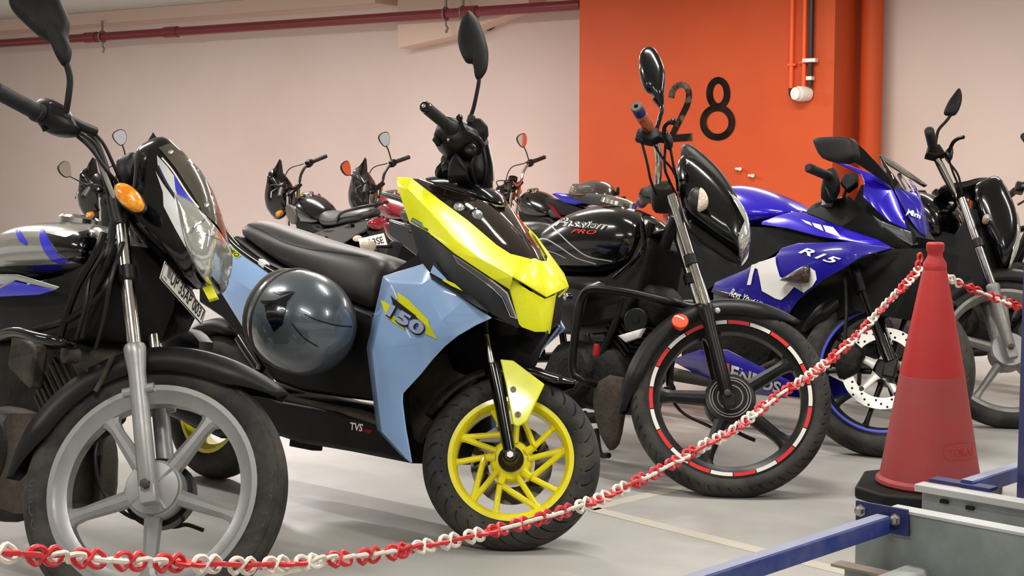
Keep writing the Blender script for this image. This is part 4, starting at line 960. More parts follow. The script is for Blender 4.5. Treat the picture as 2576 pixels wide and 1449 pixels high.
# number plate
q = [S1.P(402, 700, .10), S1.P(508, 820, -.055), S1.P(519, 781, -.055), S1.P(415, 656, .10)]
nP = (q[1]-q[0]).cross(q[3]-q[0]).normalized(); nP = nP if nP.dot(CAM-q[0]) > 0 else -nP
kk = [q[0], S1.P(444, 738, .034), q[1], q[2], S1.P(460, 694, .034), q[3]]
pk = [hit(x, y, q[0], nP) for x, y in ((402, 700), (508, 820), (519, 781), (415, 656))]
npl = MB().prism(pk, nP*-.002).build('number_plate', 'plate_white', b1, bevel=.004)
pin = lambda d: (lambda x, y: hit(x, y, q[0]+nP*d, nP))
text_on('plate_number', 'UP 35AP 0031', [(427, 712), (506, 806), (514, 784), (438, 677)], pin(.001), 'plate_ink', npl, bold=.015)
MB().prism([pin(.0005)(x, y) for x, y in ((420, 695), (428, 704), (433, 680), (424, 669))], nP*.0005).build('hologram', 'bolt_steel', npl)
text_on('plate_mark', 'IND', [(412, 699), (419, 707), (421, 702), (414, 694)], pin(.001), 'plate_ink', npl)
MB().tube([hit(x, y, q[0]+nP*.001, nP) for x, y in ((405, 699), (507, 815), (516, 782), (416, 660))], .0012, 5, closed=True).build('plate_border', 'plate_ink', npl)
MB().prism([S1.P(x, y, -.125) for x, y in ((345, 600), (400, 640), (470, 700), (500, 770), (470, 830), (400, 860), (345, 850), (335, 720))], S1.R*-.02).build('inner_guard', 'grimy_black', b1, bevel=.006)
MB().pillow(smooth_px(B1, [(425, 850), (470, 825), (505, 840), (522, 880), (430, 885)], -.32, 2), B1.R, .03, K=3, p=.5).build('horn_cover', 'black_plastic', b1)
# handlebar
P_ = lambda x, y, r: S1.P(x, y, r)
hbar = [P_(-20, 222, .40), P_(100, 286, .25), P_(185, 322, .17), P_(228, 345, .125), P_(252, 392, .10), P_(270, 450, .085), P_(290, 520, .05), P_(312, 540, 0)]
hb2 = hbar+[S1.mir(p) for p in hbar[-2::-1]]
bent(hb2, .0115, 'black_metal', b1, 'handlebar', 12, 5)
for sd in (1, -1):
    f = (lambda q: q) if sd > 0 else S1.mir
    a, b = f(P_(-16, 224, .395)), f(P_(98, 285, .252)); MB().tube([a, a+(b-a)*.02, a+(b-a)*.9, a+(b-a)*.92, b], [.014, .0185, .0185, .022, .022], 18).build('grip', 'grip_rubber', b1)
sw = smooth_px(S1, [(86, 288), (96, 262), (120, 252), (165, 270), (185, 295), (200, 325), (180, 340), (140, 338), (108, 325), (95, 310)], .225, 2)
MB().pillow(sw, S1.R, .03, .03, K=4, p=.6).build('switch_housing', 'black_plastic', b1)
MB().prism([P_(x, y, .255) for x, y in ((118, 257), (132, 253), (170, 275), (172, 300), (125, 290))], S1.R*-.03).build('brake_reservoir', 'black_metal', b1, bevel=.006)
MB().pillow([P_(x, y, .24) for x, y in ((102, 318), (112, 316), (118, 328), (108, 331))], S1.R, .008, K=2).build('starter_button', 'black_matt', b1)
bent([P_(170, 300, .24), P_(205, 318, .21), P_(240, 332, .18)], .012, 'black_plastic', b1, 'cable_boot', 10)
cables(S1, b1, [[(232, 328, .18), (262, 365, .15), (290, 425, .11), (312, 480, .06), (318, 540, .02)], [(185, 335, .19), (225, 370, .16), (262, 420, .13), (298, 470, .08), (310, 540, .03)], [(195, 330, .19), (238, 362, .15), (262, 420, .12), (280, 480, .09), (300, 560, .06)]])
bent([P_(205, 335, .17), P_(238, 372, .14), P_(262, 435, .12), P_(288, 500, .1)], .006, 'dull_silver', b1, 'cable', 8, 6)
mirror(S1, [(24, 5), (32, -28), (80, -46), (135, -28), (165, 28), (176, 58), (172, 95), (181, 128), (174, 160), (160, 168), (145, 148), (134, 116), (98, 92), (58, 56), (32, 28)], .27, (112, 45), [(166, 155, .27), (176, 198, .265), (172, 245, .26), (166, 282, .25)], wf=.03, wb=.014, sr=.0075)
MB().pillow(smooth_px(S1, [(300, 420), (330, 400), (352, 396), (356, 430), (350, 470), (312, 475)], -.04, 3), S1.R, .05, K=4, p=.6).build('instrument_pod', 'black_plastic', b1)
# tank with graphics
tk = halfloft('fuel_tank', B1, [[(-20, 600, 0), (-50, 606, .06), (-78, 635, .10), (-80, 690, .11), (-30, 705, 0)], [(75, 562, 0), (38, 563, .075), (0, 592, .135), (-12, 680, .13), (40, 700, 0)], [(150, 555, 0), (112, 557, .08), (72, 585, .145), (66, 680, .14), (120, 700, 0)],
    [(212, 556, 0), (180, 560, .08), (150, 584, .142), (146, 676, .14), (200, 690, 0)], [(244, 562, 0), (228, 566, .06), (216, 584, .115), (204, 672, .12), (240, 690, 0)], [(256, 580, 0), (246, 586, .04), (234, 604, .08), (216, 676, .09), (246, 690, 0)]], 'tank_silver', b1)
bt = bvh(tk)
decal('tank_black', bt, [[(114, 586), (140, 592), (166, 597), (200, 584), (236, 576), (246, 600), (230, 668), (176, 656), (147, 636), (128, 607)]], 'black_gloss', b1, step=12, lift=.0012)
decal('tank_blue', bt, [[(101, 576), (112, 575), (114, 587), (124, 600), (132, 619), (149, 642), (178, 658), (153, 665), (128, 653), (110, 628), (101, 603)], [(35, 578), (49, 576), (71, 613), (66, 617), (50, 607)], [(68, 672), (110, 666), (160, 668), (146, 682), (99, 681)]], 'blue_decal', b1, step=12, lift=.002)
MB().lathe(B1.P(200, 557, 0), B1.U, [(-.01, .052), (.006, .052), (.012, .045), (.012, .02), (.016, .018), (.016, 0)], 28).build('filler_cap', 'chrome', b1)
sheet('side_cover', B1, [(-60, 690, .14), (45, 690, .15), (150, 722, .14), (160, 738, .13), (60, 745, .14), (-60, 760, .14), (40, 705, .152), (140, 730, .14)], [(0, 1, 6, 5), (1, 2, 7, 6)], 'tank_silver', b1, th=.004)
sheet('side_cover', B1, [(-60, 735, .145), (30, 706, .15), (138, 730, .143), (100, 742, .14), (-20, 748, .14)], [(0, 1, 2, 3, 4)], 'blue_decal', b1, th=.004)
MB().prism([B1.P(x, y, .10) for x, y in ((-60, 700), (60, 715), (170, 685), (225, 650), (250, 600), (262, 650), (250, 760), (215, 850), (120, 866), (20, 850), (-60, 860))], B1.R*-.20).build('frame_shroud', 'black_matt', b1, bevel=.01)
MB().prism([B1.P(x, y, .07) for x, y in ((-80, 850), (120, 860), (215, 845), (200, 960), (150, 1060), (-80, 1090))], B1.R*-.14).build('engine_shade', 'grimy_black', b1, bevel=.02)  # added dark block standing in for the shade around the engine
for L in ([(262, 585, .13), (240, 640, .14), (190, 730, .14), (150, 850, .13)], [(285, 560, .09), (270, 650, .11), (225, 760, .12), (205, 850, .12)], [(300, 640, .06), (262, 730, .10), (180, 800, .13), (90, 830, .13)]): bent([B1.P(*q) for q in L], .009, 'black_metal', b1, 'frame_tube', 8)
for L in ([(290, 600, .08), (230, 690, .12), (215, 770, .13), (190, 860, .13)], [(310, 610, .06), (280, 700, .1), (262, 800, .1), (240, 880, .1)]): bent([B1.P(*q) for q in L], .005, 'cable', b1, 'cable', 8)
tail(B1, b1, side_m='black_gloss'); frame_tubes(B1, b1); rear_end(B1, b1); engine(B1, b1, -.50, .02)
gd = [B1.P(-120, 1010, .2), B1.P(-100, 880, .22), B1.P(-20, 850, .22), B1.P(40, 836, .22), B1.P(100, 850, .21), B1.P(160, 862, .17), B1.P(225, 872, .06)]
bent(gd, .0125, 'black_gloss', b1, 'leg_guard', 12, 6)
MB().prism([B1.P(x, y, .13) for x, y in ((20, 1040), (118, 1040), (105, 1180), (108, 1292), (-30, 1292), (-20, 1120))], B1.R*-.006).build('mud_flap', 'mud', b1)
MB().prism([B1.P(x, y, -.02) for x, y in ((165, 1100), (255, 1085), (250, 1290), (185, 1292), (168, 1200))], B1.R*-.006).build('mud_flap', 'mud', b1)
MB().box(B1.P(70, 900, .15), B1.F*.06+B1.U*-.02, B1.R*.02, B1.U*.05).build('air_scoop', 'grimy_metal', b1, bevel=.01)
MB().lathe(B1.P(172, 892, .14), B1.R, [(-.02, .02), (.01, .02), (.014, .012), (.014, 0)], 14).build('horn_bracket', 'grimy_metal', b1)
# brake cable loop and stay seen through the wheel
bent([S1.P(*q) for q in ((250, 1090, -.03), (240, 1160, -.03), (262, 1240, -.05), (330, 1300, -.06), (420, 1310, -.07), (445, 1290, -.07))], .005, 'cable', b1, 'brake_cable', 8)
bent([S1.P(*q) for q in ((400, 1322, -.07), (440, 1325, -.07), (470, 1320, -.07), (512, 1334, -.07))], .005, 'grimy_black', b1, 'brake_rod', 8)
# ---------------------------------------------------------------- glossy black commuter bike, middle
mat('red_tape', '#d8231f', .35, coat=.3); mat('white_tape', '#e8e4dc', .35, coat=.3)
mat('orange_grip', '#b5623c', .55, var=(60, '#5a2f1c', .5, .62)); mat('blue_grip', '#23266e', .5); mat('grey_grip', '#55504f', .6)
mat('orange_reflector', '#ee4a08', .25, coat=.5, bump=(200, .4))
mat('pale_line', '#b9bbb8', .35)
B2, S2, ax2 = bike_frames((1836, 1006), .30, -50, 10, 26, 44)
b2 = empty('motorcycle', V((B2.O.x, B2.O.y, 0)), 'glossy black motorcycle with red and white rim tape beside the scooter', 'motorcycle'); mcs(b2)
w = empty('front_wheel', S2.O-wloc(b2)); w.parent = b2
tyre(S2, .302, .08, .246, 'tread', w, pattern=(58, 1.6, .0, .34, .95, .004, 6)); rim(S2, .246, .08, 'black_metal', w, t=.034)
for k in range(22):
    a0, a1 = 360/22*k+8, 360/22*(k+1)+7.2; mb = MB()
    A = [pol(S2, a0+(a1-a0)*j/6, .2325, .0345) for j in range(7)]; Bq = [pol(S2, a0+(a1-a0)*j/6, .244, .0355) for j in range(7)]
    mb.loft([A, Bq], closed=False).build('rim_tape', 'red_tape' if k % 2 else 'white_tape', w)
for k in range(5): spoke(S2, ang(S2, 1960, 930)+72*k, .05, .215, .042, .034, .045, .036, 'black_metal', w)
hub(S2, [(-.055, 0), (-.055, .078), (.012, .078), (.022, .074), (.026, .05), (.03, .05), (.03, 0)], 'black_metal', w)
for r in (.036, .052, .060): MB().lathe(S2.O, S2.R, [(.0275, r), (.0315, r), (.0315, r+.0035), (.0275, r+.0035)], 36, closed=True).build('hub_ring', 'dull_silver', w)
tele_fork(S2, b2, .085, [(1690, 492), (1778, 772)], [(1773, 768), (1832, 1004)], 'chrome', 'black_metal', .0155, .0195, (1738, 655))
fender(S2, .302, ang(S2, 2003, 820), ang(S2, 1558, 1040), .11, 'black_plastic', b2, 'front_fender', drop=.045, grow=(.014, .02))
c = S2.P(1711, 809, .075); MB().lathe(c, (S2.R*.95+S2.U*.25).normalized(), [(-.02, .02), (0, .026), (.005, .025), (.007, .018), (.007, 0)], 28).build('fender_reflector', 'orange_reflector', b2)
c = S2.P(1805, 782, .06); MB().lathe(c, S2.R, [(-.01, .009), (.004, .009), (.006, .004), (.006, 0)], 12).build('fender_bolt', 'bolt_steel', b2)
# cowl, visor, lens
vs_ = smooth_px(S2, [(1712, 382), (1728, 373), (1760, 394), (1806, 436), (1840, 482), (1862, 525), (1866, 560), (1840, 545), (1800, 500), (1760, 450), (1722, 420)], 0, 3)
MB().pillow(vs_, S2.R, .07, .07, S2.P(1790, 462, 0), K=6, p=.5).build('fly_screen', 'black_plastic', b2, ang=70)
cw2 = smooth_px(S2, [(1701, 440), (1708, 412), (1722, 403), (1748, 412), (1792, 448), (1838, 500), (1868, 545), (1882, 592), (1880, 628), (1866, 655), (1846, 640), (1800, 608), (1752, 572), (1726, 548), (1706, 490)], 0, 3)
cw_ = MB().pillow(cw2, S2.R, .088, .088, S2.P(1788, 530, 0), K=8, p=.48).build('headlamp_cowl', 'black_gloss', b2, ang=70)
ln2 = smooth_px(S2, [(1828, 503), (1850, 516), (1876, 556), (1886, 600), (1884, 632), (1863, 657), (1854, 640), (1853, 622), (1868, 604), (1866, 572), (1850, 536)], 0, 3)
MB().pillow(ln2, S2.R, .097, .097, S2.P(1870, 585, 0), K=5, p=.45).build('headlamp_lens', 'headlamp', b2, ang=60)
c = S2.P(1752, 503, .13)
MB().pillow([c+(S2.P(1752+22*cos(a), 503+30*sin(a), .13)-c) for a in [2*pi*k/20 for k in range(20)]], S2.R, .022, .04, c, K=5, p=.8).build('indicator_body', 'black_plastic', b2, ang=60)
c = S2.P(1768, 503, .142)
MB().pillow(cr([S2.P(x, y, .142) for x, y in ((1759, 476), (1772, 480), (1782, 500), (1780, 520), (1768, 530), (1754, 529))], 3, True), S2.R, .016, .012, c, K=5, p=.8).build('indicator_lens', 'clear_amber', b2, ang=60)
MB().prism([S2.P(x, y, 0) for x, y in ((1735, 560), (1760, 575), (1840, 632), (1866, 656), (1862, 672), (1830, 662), (1765, 620), (1730, 585))], S2.R*.06, both=True).build('cowl_lower', 'black_plastic', b2, bevel=.01)
# handlebar
P_ = lambda x, y, r: S2.P(x, y, r)
hb_ = [P_(1612, 285, .33), P_(1634, 325, .24), P_(1648, 352, .19), P_(1657, 400, .135), P_(1655, 450, .10), P_(1652, 485, .05), P_(1655, 492, 0)]
MB().tube(hb_+[S2.mir(p) for p in hb_[-2::-1]], .0115, 12, sm=5).build('handlebar', 'chrome', b2)
for sd in (1, -1):
    f = (lambda q: q) if sd > 0 else S2.mir
    a, b = f(P_(1598, 264, .375)), f(P_(1632, 322, .245)); d = b-a
    g = MB().tube([a+d*.36, b], [.0185, .0185], 18).build('grip', 'orange_grip', b2)
    MB().tube([a+d*.1, a+d*.36], .0187, 18).build('grip_band', 'blue_grip', g)
    MB().lathe(a+d*.11, -d, [(-.01, .0186), (.002, .0185), (.008, .016), (.008, .007), (-.004, .006), (-.004, 0)], 20).build('grip_end', 'grey_grip', g)
    MB().lathe(a+d*.11+(-d).normalized()*.003, -d, [(0, .0062), (.0001, 0)], 14).build('grip_hole', 'hole_shade', g)
    MB().pillow([f(q) for q in cr([P_(x, y, .225) for x, y in ((1599, 345), (1605, 332), (1632, 322), (1658, 330), (1662, 352), (1640, 362), (1612, 356))], 1, True)], S2.R, .026, K=3, p=.3).build('switch_housing', 'black_plastic', b2)
    MB().pillow([f(q) for q in cr([P_(x, y, .2) for x, y in ((1666, 345), (1672, 325), (1684, 340), (1694, 358), (1688, 374), (1676, 372))], 2, True)], S2.R, .02, K=4, p=.6).build('lever_bracket', 'black_metal', b2)
MB().box(P_(1662, 345, .21), S2.F*.025, S2.R*.018, S2.U*.012).build('lever_clamp', 'black_metal', b2, bevel=.004)
MB().prism([P_(x, y, .25) for x, y in ((1597, 350), (1600, 334), (1612, 336), (1622, 352), (1616, 358))], S2.R*-.02).build('throttle_box', 'black_plastic', b2, bevel=.004)
lv = MB().tube([P_(1692, 306, .30), P_(1678, 311, .29), P_(1671, 324, .27), P_(1673, 345, .24), P_(1684, 362, .21)], [.007, .0065, .0065, .007, .009], 10, sm=5).build('brake_lever', 'black_metal', b2)
MB().lathe(P_(1693, 306, .30), S2.U, [(-.011, 0), (-.008, .008), (0, .011), (.008, .008), (.011, 0)], 12).build('lever_ball', 'black_metal', lv)
cables(S2, b2, [[(1613, 352, .23), (1628, 410, .2), (1636, 450, .16), (1650, 490, .08)], [(1685, 366, .2), (1695, 420, .16), (1702, 450, .1), (1705, 480, .05)], [(1638, 352, .22), (1665, 395, .18), (1690, 425, .12), (1704, 455, .06)], [(1674, 362, .2), (1672, 420, .16), (1684, 455, .1), (1702, 492, .05)]])
mirror(S2, [(1630, 119), (1648, 126), (1667, 160), (1674, 190), (1672, 225), (1667, 252), (1655, 258), (1640, 240), (1622, 228), (1610, 192), (1607, 160), (1612, 132)], .26, (1640, 182), [(1662, 245, .26), (1665, 275, .26), (1660, 296, .25), (1652, 325, .235), (1646, 345, .215)], m='black_gloss', wf=.028, wb=.012, sr=.007)
MB().tube([P_(1664, 268, .26), P_(1656, 248, .26)], [.008, .02], 12).build('mirror_neck', 'black_gloss', b2)
MB().pillow(smooth_px(S2, [(1640, 488), (1685, 478), (1694, 500), (1688, 512), (1645, 512)], 0, 3), S2.R, .10, K=4, p=.5).build('triple_clamp', 'grimy_metal', b2)
# tank
tk = halfloft('fuel_tank', B2, [[(1352, 600, 0), (1330, 604, .05), (1308, 630, .09), (1305, 685, .10), (1350, 695, 0)], [(1440, 536, 0), (1408, 541, .075), (1372, 574, .13), (1362, 680, .135), (1420, 695, 0)], [(1520, 512, 0), (1488, 515, .08), (1448, 545, .148), (1440, 692, .14), (1490, 700, 0)],
    [(1588, 516, 0), (1562, 520, .08), (1530, 548, .142), (1522, 690, .13), (1570, 695, 0)], [(1625, 536, 0), (1607, 541, .055), (1588, 562, .11), (1578, 662, .10), (1612, 672, 0)], [(1640, 562, 0), (1630, 566, .04), (1614, 582, .08), (1602, 645, .075), (1630, 650, 0)]], 'black_gloss', b2)
bt = bvh(tk); pt = lambda d: (lambda x, y: cast(bt, x, y, d))
ribbon('tank_line', bt, [([(1384, 566), (1410, 590), (1440, 618), (1480, 645), (1540, 657)], 3)], 'pale_line', b2)
ribbon('tank_line', bt, [([(1352, 603), (1375, 602), (1410, 622), (1450, 648), (1500, 664)], 3)], 'pale_line', b2)
ribbon('tank_line', bt, [([(1376, 630), (1400, 638), (1425, 650)], 2)], 'pale_line', b2)
Q = [(1392, 568), (1524, 578), (1532, 561), (1402, 545)]
text_on('tank_name', 'Passion', Q, pt(.0015), 'white_decal', b2, bold=.045, shear=.35)
text_on('tank_name', 'Passion', Q, pt(.003), 'black_gloss', b2, bold=-.005, shear=.35)
text_on('tank_name', 'PRO', [(1437, 586), (1499, 590), (1504, 580), (1443, 576)], pt(.003), 'red_decal', b2, bold=.02, shear=.2)
MB().lathe(B2.P(1558, 508, 0), (B2.U*.98+B2.F*.15).normalized(), [(-.012, .062), (.002, .06), (.01, .045), (.014, .03), (.014, 0)], 30).build('filler_cap', 'chrome', b2)
sheet('side_cover', B2, [(1340, 690, .13), (1500, 700, .14), (1545, 730, .13), (1480, 740, .14), (1460, 830, .14), (1340, 850, .13), (1380, 720, .15)], [(0, 1, 6), (1, 2, 3, 6), (3, 4, 5, 6), (0, 6, 5)], 'black_gloss', b2, th=.006, bevel=.004)
MB().lathe(B2.P(1426, 746, .15), B2.R, [(-.01, .012), (.006, .012), (.008, .008), (.004, .006), (.004, 0)], 16).build('cover_screw', 'chrome', b2)
gd = [B2.P(1500, 965, .16), B2.P(1462, 955, .21), B2.P(1440, 925, .225), B2.P(1452, 800, .225), B2.P(1464, 750, .22), B2.P(1490, 727, .215), B2.P(1570, 734, .18), B2.P(1680, 758, .10), B2.P(1720, 770, .03)]
bent(gd+[B2.mir(p) for p in gd[::-1]], .0135, 'black_metal', b2, 'leg_guard', 12, 6)
bent([B2.P(1640, 560, .05), B2.P(1600, 660, .06), B2.P(1570, 760, .08), B2.P(1505, 915, .1)], .014, 'black_metal', b2, 'frame_tube', 10)
bent([B2.P(1615, 560, .09), B2.P(1618, 620, .1), B2.P(1590, 660, .11), B2.P(1545, 700, .12)], .008, 'black_gloss', b2, 'tank_rail', 8)
MB().lathe(B2.P(1600, 806, .09), (B2.F*.5+B2.R*.8).normalized(), [(-.04, .03), (-.01, .04), (.0, .04), (.004, .036), (.004, .012), (.008, .01), (.008, 0)], 28).build('horn', 'black_plastic', b2)
MB().pillow([B2.P(x, y, .1) for x, y in ((1555, 845), (1590, 835), (1625, 825), (1610, 850), (1575, 862))], B2.R, .01, K=3, p=.6).build('number_stub', 'plate_white', b2)
MB().pillow(cr([B2.P(x, y, .16) for x, y in ((1496, 965), (1572, 950), (1560, 1090), (1543, 1132), (1524, 1122), (1500, 1060))], 2, True), B2.R, .008, .02, K=3, p=.5).build('mud_flap', 'mud', b2)
MB().box(B2.P(1500, 880, .17), B2.F*.008, B2.R*.008, B2.U*.02).build('spark_cap', 'red_decal', b2, bevel=.004)
MB().prism([B2.P(x, y, .09) for x, y in ((1340, 690), (1520, 695), (1580, 660), (1612, 590), (1630, 620), (1610, 720), (1570, 800), (1480, 820), (1340, 830))], B2.R*-.18).build('frame_shroud', 'black_matt', b2, bevel=.01)
tail(B2, b2); frame_tubes(B2, b2); rear_end(B2, b2); engine(B2, b2, -.55, .02, m='grimy_black')
bent([S2.P(*q) for q in ((1685, 955, -.05), (1690, 1000, -.05), (1720, 1040, -.06), (1790, 1075, -.06))], .005, 'cable', b2, 'brake_cable', 8)
bent([S2.P(*q) for q in ((1850, 1085, -.06), (1880, 1100, -.06), (1900, 1108, -.06))], .006, 'grimy_black', b2, 'brake_rod', 8)
bent([B2.P(1500, 1080, .12), B2.P(1510, 1140, .13), B2.P(1532, 1146, .14)], .009, 'grimy_black', b2, 'brake_pedal', 8)
# ---------------------------------------------------------------- blue sport bike
mat('racing_blue', '#2a17c4', .22, coat=1, metal=.25); mat('deep_blue', '#1f1590', .28, coat=.8); mat('rim_stripe', '#3d48c8', .35)
mat('dark_amber', '#3a2a20', .2, coat=.8, bump=(120, .6)); mat('led_clear', '#7b7f82', .12, metal=.7, coat=1, bump=(14, .3))
B3, S3, ax3 = bike_frames((2228, 935), .294, -53, 9, 24, 30)
b3 = empty('sport_motorcycle', V((B3.O.x, B3.O.y, 0)), 'deep blue faired sport motorcycle behind the traffic cone', 'motorcycle'); mcs(b3)
w = empty('front_wheel', S3.O-wloc(b3)); w.parent = b3
tyre(S3, .294, .10, .222, 'tread', w, pattern=(20, 2.0, .0, .10, .9, .004, 14)); rim(S3, .222, .10, 'black_metal', w, t=.024)
MB().lathe(S3.O, S3.R, [(.0425, .210), (.044, .212), (.044, .219), (.0425, .220)], 64, closed=True).build('rim_stripe', 'rim_stripe', w)
for k in range(10): spoke(S3, 10+36*k, .03, .202, .018, .014, .02, .018, 'black_metal', w)
hub(S3, [(-.05, 0), (-.05, .045), (.03, .045), (.04, .03), (.04, 0)], 'black_metal', w)
dsc = MB().lathe(S3.O, S3.R, [(.052, .102), (.052, .141), (.057, .141), (.057, .102)], 56, closed=True).build('brake_disc', 'steel', w)
for k in range(40): MB().lathe(pol(S3, 9*k, .112+.011*(k % 3), .0572), S3.R, [(0, .0042), (.0004, 0)], 8).build('disc_hole', 'hole_shade', w)
for k in range(5):
    spoke(S3, 20+72*k, .03, .112, .03, .022, .006, .006, 'steel', w, n0=.053, name='disc_carrier')
    MB().lathe(pol(S3, 20+72*k, .1, .056), S3.R, [(0, .009), (.005, .008), (.005, 0)], 10).build('rivet', 'grimy_metal', w)
MB().pillow(cr([pol(S3, a, r, .06) for a, r in ((150, .08), (150, .155), (178, .16), (205, .15), (200, .085), (175, .075))], 3, True), S3.R, .035, .03, K=4, p=.5).build('brake_caliper', 'grimy_black', b3)
for sd in (1, -1):
    f = (lambda q: q) if sd > 0 else S3.mir
    MB().tube([f(S3.P(2150, 670, .10)), f(S3.P(2172, 735, .10))], .026, 16).build('fork_clamp', 'black_metal', b3)
    MB().tube([f(S3.P(2160, 690, .10)), f(S3.P(2240, 910, .10))], .0215, 18).build('fork_leg', 'black_gloss', b3)
    MB().box(f(S3.P(2240, 926, .095)), S3.R*.018, S3.F*.022, S3.U*.035).build('axle_lug', 'black_metal', b3, bevel=.006)
fender(S3, .312, 55, 165, .12, 'black_plastic', b3, 'front_fender', drop=.05)
cables(S3, b3, [[(2128, 700, .1), (2130, 780, .1), (2128, 850, .09), (2150, 890, .07)]], .006)
# fairing
r_ = .19
U_ = [(1915, 565, .17), (1919, 557, .165), (1957, 543, .15), (1998, 534, .135), (2026, 537, .13), (2119, 572, .16), (2209, 605, .13), (2248, 624, .09), (2136, 608, .19), (2053, 593, .2), (1981, 574, .19)]
up = sheet('fairing_upper', B3, U_, [(0, 1, 2, 10), (10, 2, 3, 9), (9, 3, 4, 5, 8), (8, 5, 6, 7)], 'racing_blue', b3, th=.005, bevel=.002, ang=30)
Fm = [(2136, 608, .192), (2248, 624, .12), (2171, 644, .178), (2122, 675, .195), (2071, 703, .2), (2008, 755, .198), (1981, 793, .192), (1946, 775, .195), (1874, 751, .198), (1790, 735, .185), (1800, 710, .185), (1874, 679, .198), (1898, 665, .2), (1953, 644, .203), (1967, 624, .202), (2008, 612, .2), (2060, 640, .204), (1990, 690, .204)]
fm = sheet('fairing_side', B3, Fm, [(0, 1, 2), (0, 2, 3, 16), (0, 16, 14, 15), (16, 3, 4, 17), (16, 17, 13, 14), (17, 4, 5), (17, 5, 6, 7), (17, 7, 8), (17, 8, 11, 12, 13), (8, 9, 10, 11)], 'deep_blue', b3, th=.005, bevel=.002, ang=30)
fs_ = sheet('fairing_skirt', B3, [(1795, 728, .19), (1874, 747, .2), (1946, 772, .197), (1981, 792, .193), (1962, 806, .185), (1862, 782, .188), (1795, 756, .182)], [(0, 1, 5, 6), (1, 2, 4, 5), (2, 3, 4)], 'black_gloss', b3, th=.004, ang=30)
bm_ = bvh([fm, fs_]); bu_ = bvh(up); pm = lambda d: (lambda x, y: cast(bm_, x, y, d))
for poly in ([(1893, 668), (1913, 660), (1908, 677), (1901, 675), (1896, 693), (1891, 717), (1881, 717)],
             [(1913, 660), (1953, 646), (1955, 665), (1964, 696), (1984, 710), (2000, 722), (1984, 741), (1967, 755), (1953, 751), (1919, 732), (1913, 700), (1908, 677)],
             [(1984, 710), (2019, 713), (2036, 700), (2033, 668), (2053, 682), (2057, 703), (2046, 720), (2024, 737), (2017, 718), (2000, 722)]):
    decal('white_emblem', bm_, [poly], 'white_decal', b3, lift=.005, step=14)
text_on('model_name', 'R15', [(2010, 636), (2103, 666), (2118, 651), (2020, 621)], pm(.005), 'white_decal', b3, bold=.02, shear=.3)
text_on('slogan', 'Revs Your Heart', [(1838, 743), (1934, 780), (1941, 768), (1846, 725)], pm(.009), 'white_decal', b3, bold=.012, shear=.3)
decal('shoulder_bar', bu_, [[(2070, 567), (2096, 572), (2117, 598), (2078, 584)]], 'white_decal', b3, lift=.0015)
decal('shoulder_bar', bu_, [[(2043, 561), (2065, 566), (2072, 582), (2050, 572)]], 'white_decal', b3, lift=.0015)
decal('shoulder_bar', bu_, [[(2016, 552), (2038, 560), (2044, 569), (2026, 561)]], 'white_decal', b3, lift=.0015)
MB().pillow(cr([B3.P(x, y, .225) for x, y in ((1969, 702), (2028, 668), (2038, 678), (2034, 710), (2012, 713), (1971, 708))], 2, True), B3.R, .022, .01, K=4, p=.7).build('indicator', 'dark_amber', b3, ang=60)
MB().prism([B3.P(x, y, .15) for x, y in ((1880, 570), (1981, 574), (2136, 606), (2008, 614), (1960, 630), (1870, 690), (1800, 715), (1700, 780), (1640, 760), (1640, 600), (1760, 560))], B3.R*-.30).build('engine_cover', 'black_matt', b3)
MB().prism([B3.P(x, y, .1) for x, y in ((2040, 700), (2130, 660), (2250, 626), (2320, 625), (2300, 700), (2250, 800), (2150, 780), (2080, 820), (1990, 800))], B3.R*-.20).build('fairing_inner', 'black_matt', b3)
sheet('cockpit_side', B3, [(2026, 535, .12), (2136, 492, .12), (2174, 530, .13), (2236, 580, .11), (2300, 632, .05), (2248, 622, .085), (2119, 571, .155)], [(0, 1, 2, 6), (6, 2, 3, 5), (5, 3, 4)], 'black_matt', b3, th=.005)
sheet('headlamp', B3, [(2195, 541, .12), (2216, 555, .12), (2264, 574, .085), (2299, 586, .04), (2310, 616, .03), (2291, 618, .055), (2219, 576, .115)], [(0, 1, 6), (1, 2, 5, 6), (2, 3, 4, 5)], 'led_clear', b3, th=.006, ang=30)
nb = [(2069, 398, .24), (2105, 410, .2), (2164, 437, .15), (2174, 458, .15), (2171, 496, .15), (2195, 520, .14), (2236, 557, .11), (2298, 586, .03), (2276, 540, .04), (2243, 473, .07), (2200, 440, .10), (2130, 415, .17), (2215, 505, .12)]
nbo = sheet('nose_side', B3, nb, [(0, 1, 11), (1, 2, 10, 11), (2, 3, 12, 9, 10), (3, 4, 5, 12), (12, 5, 6), (12, 6, 8, 9), (6, 7, 8)], 'racing_blue', b3, th=.005, bevel=.002, ang=30)
sheet('nose_centre', B3, [(2247, 473, .06), (2267, 479, .04), (2298, 510, .02), (2316, 544, 0), (2329, 596, 0), (2312, 584, .02), (2291, 556, .04), (2262, 505, .055), (2290, 500, 0), (2262, 474, 0)], [(0, 1, 7), (1, 2, 6, 7), (2, 3, 5, 6), (3, 4, 5), (1, 9, 8, 2), (2, 8, 3)], 'deep_blue', b3, th=.005, ang=30)
tn = Fr(B3.P(2295, 535, .0), B3.F, B3.R, B3.U); cp_ = bvh([o for o in b3.children if o.name.startswith('nose_centre')])
text_on('nose_name', 'Mm', [(2279, 540), (2312, 553), (2314, 541), (2281, 525)], lambda x, y: cast(cp_, x, y, .008), 'white_decal', b3, bold=.03)
MB().prism([B3.P(x, y, 0) for x, y in ((2190, 470), (2240, 470), (2330, 600), (2310, 640), (2240, 620), (2150, 560))], B3.R*-.10, both=True).build('nose_core', 'black_matt', b3)
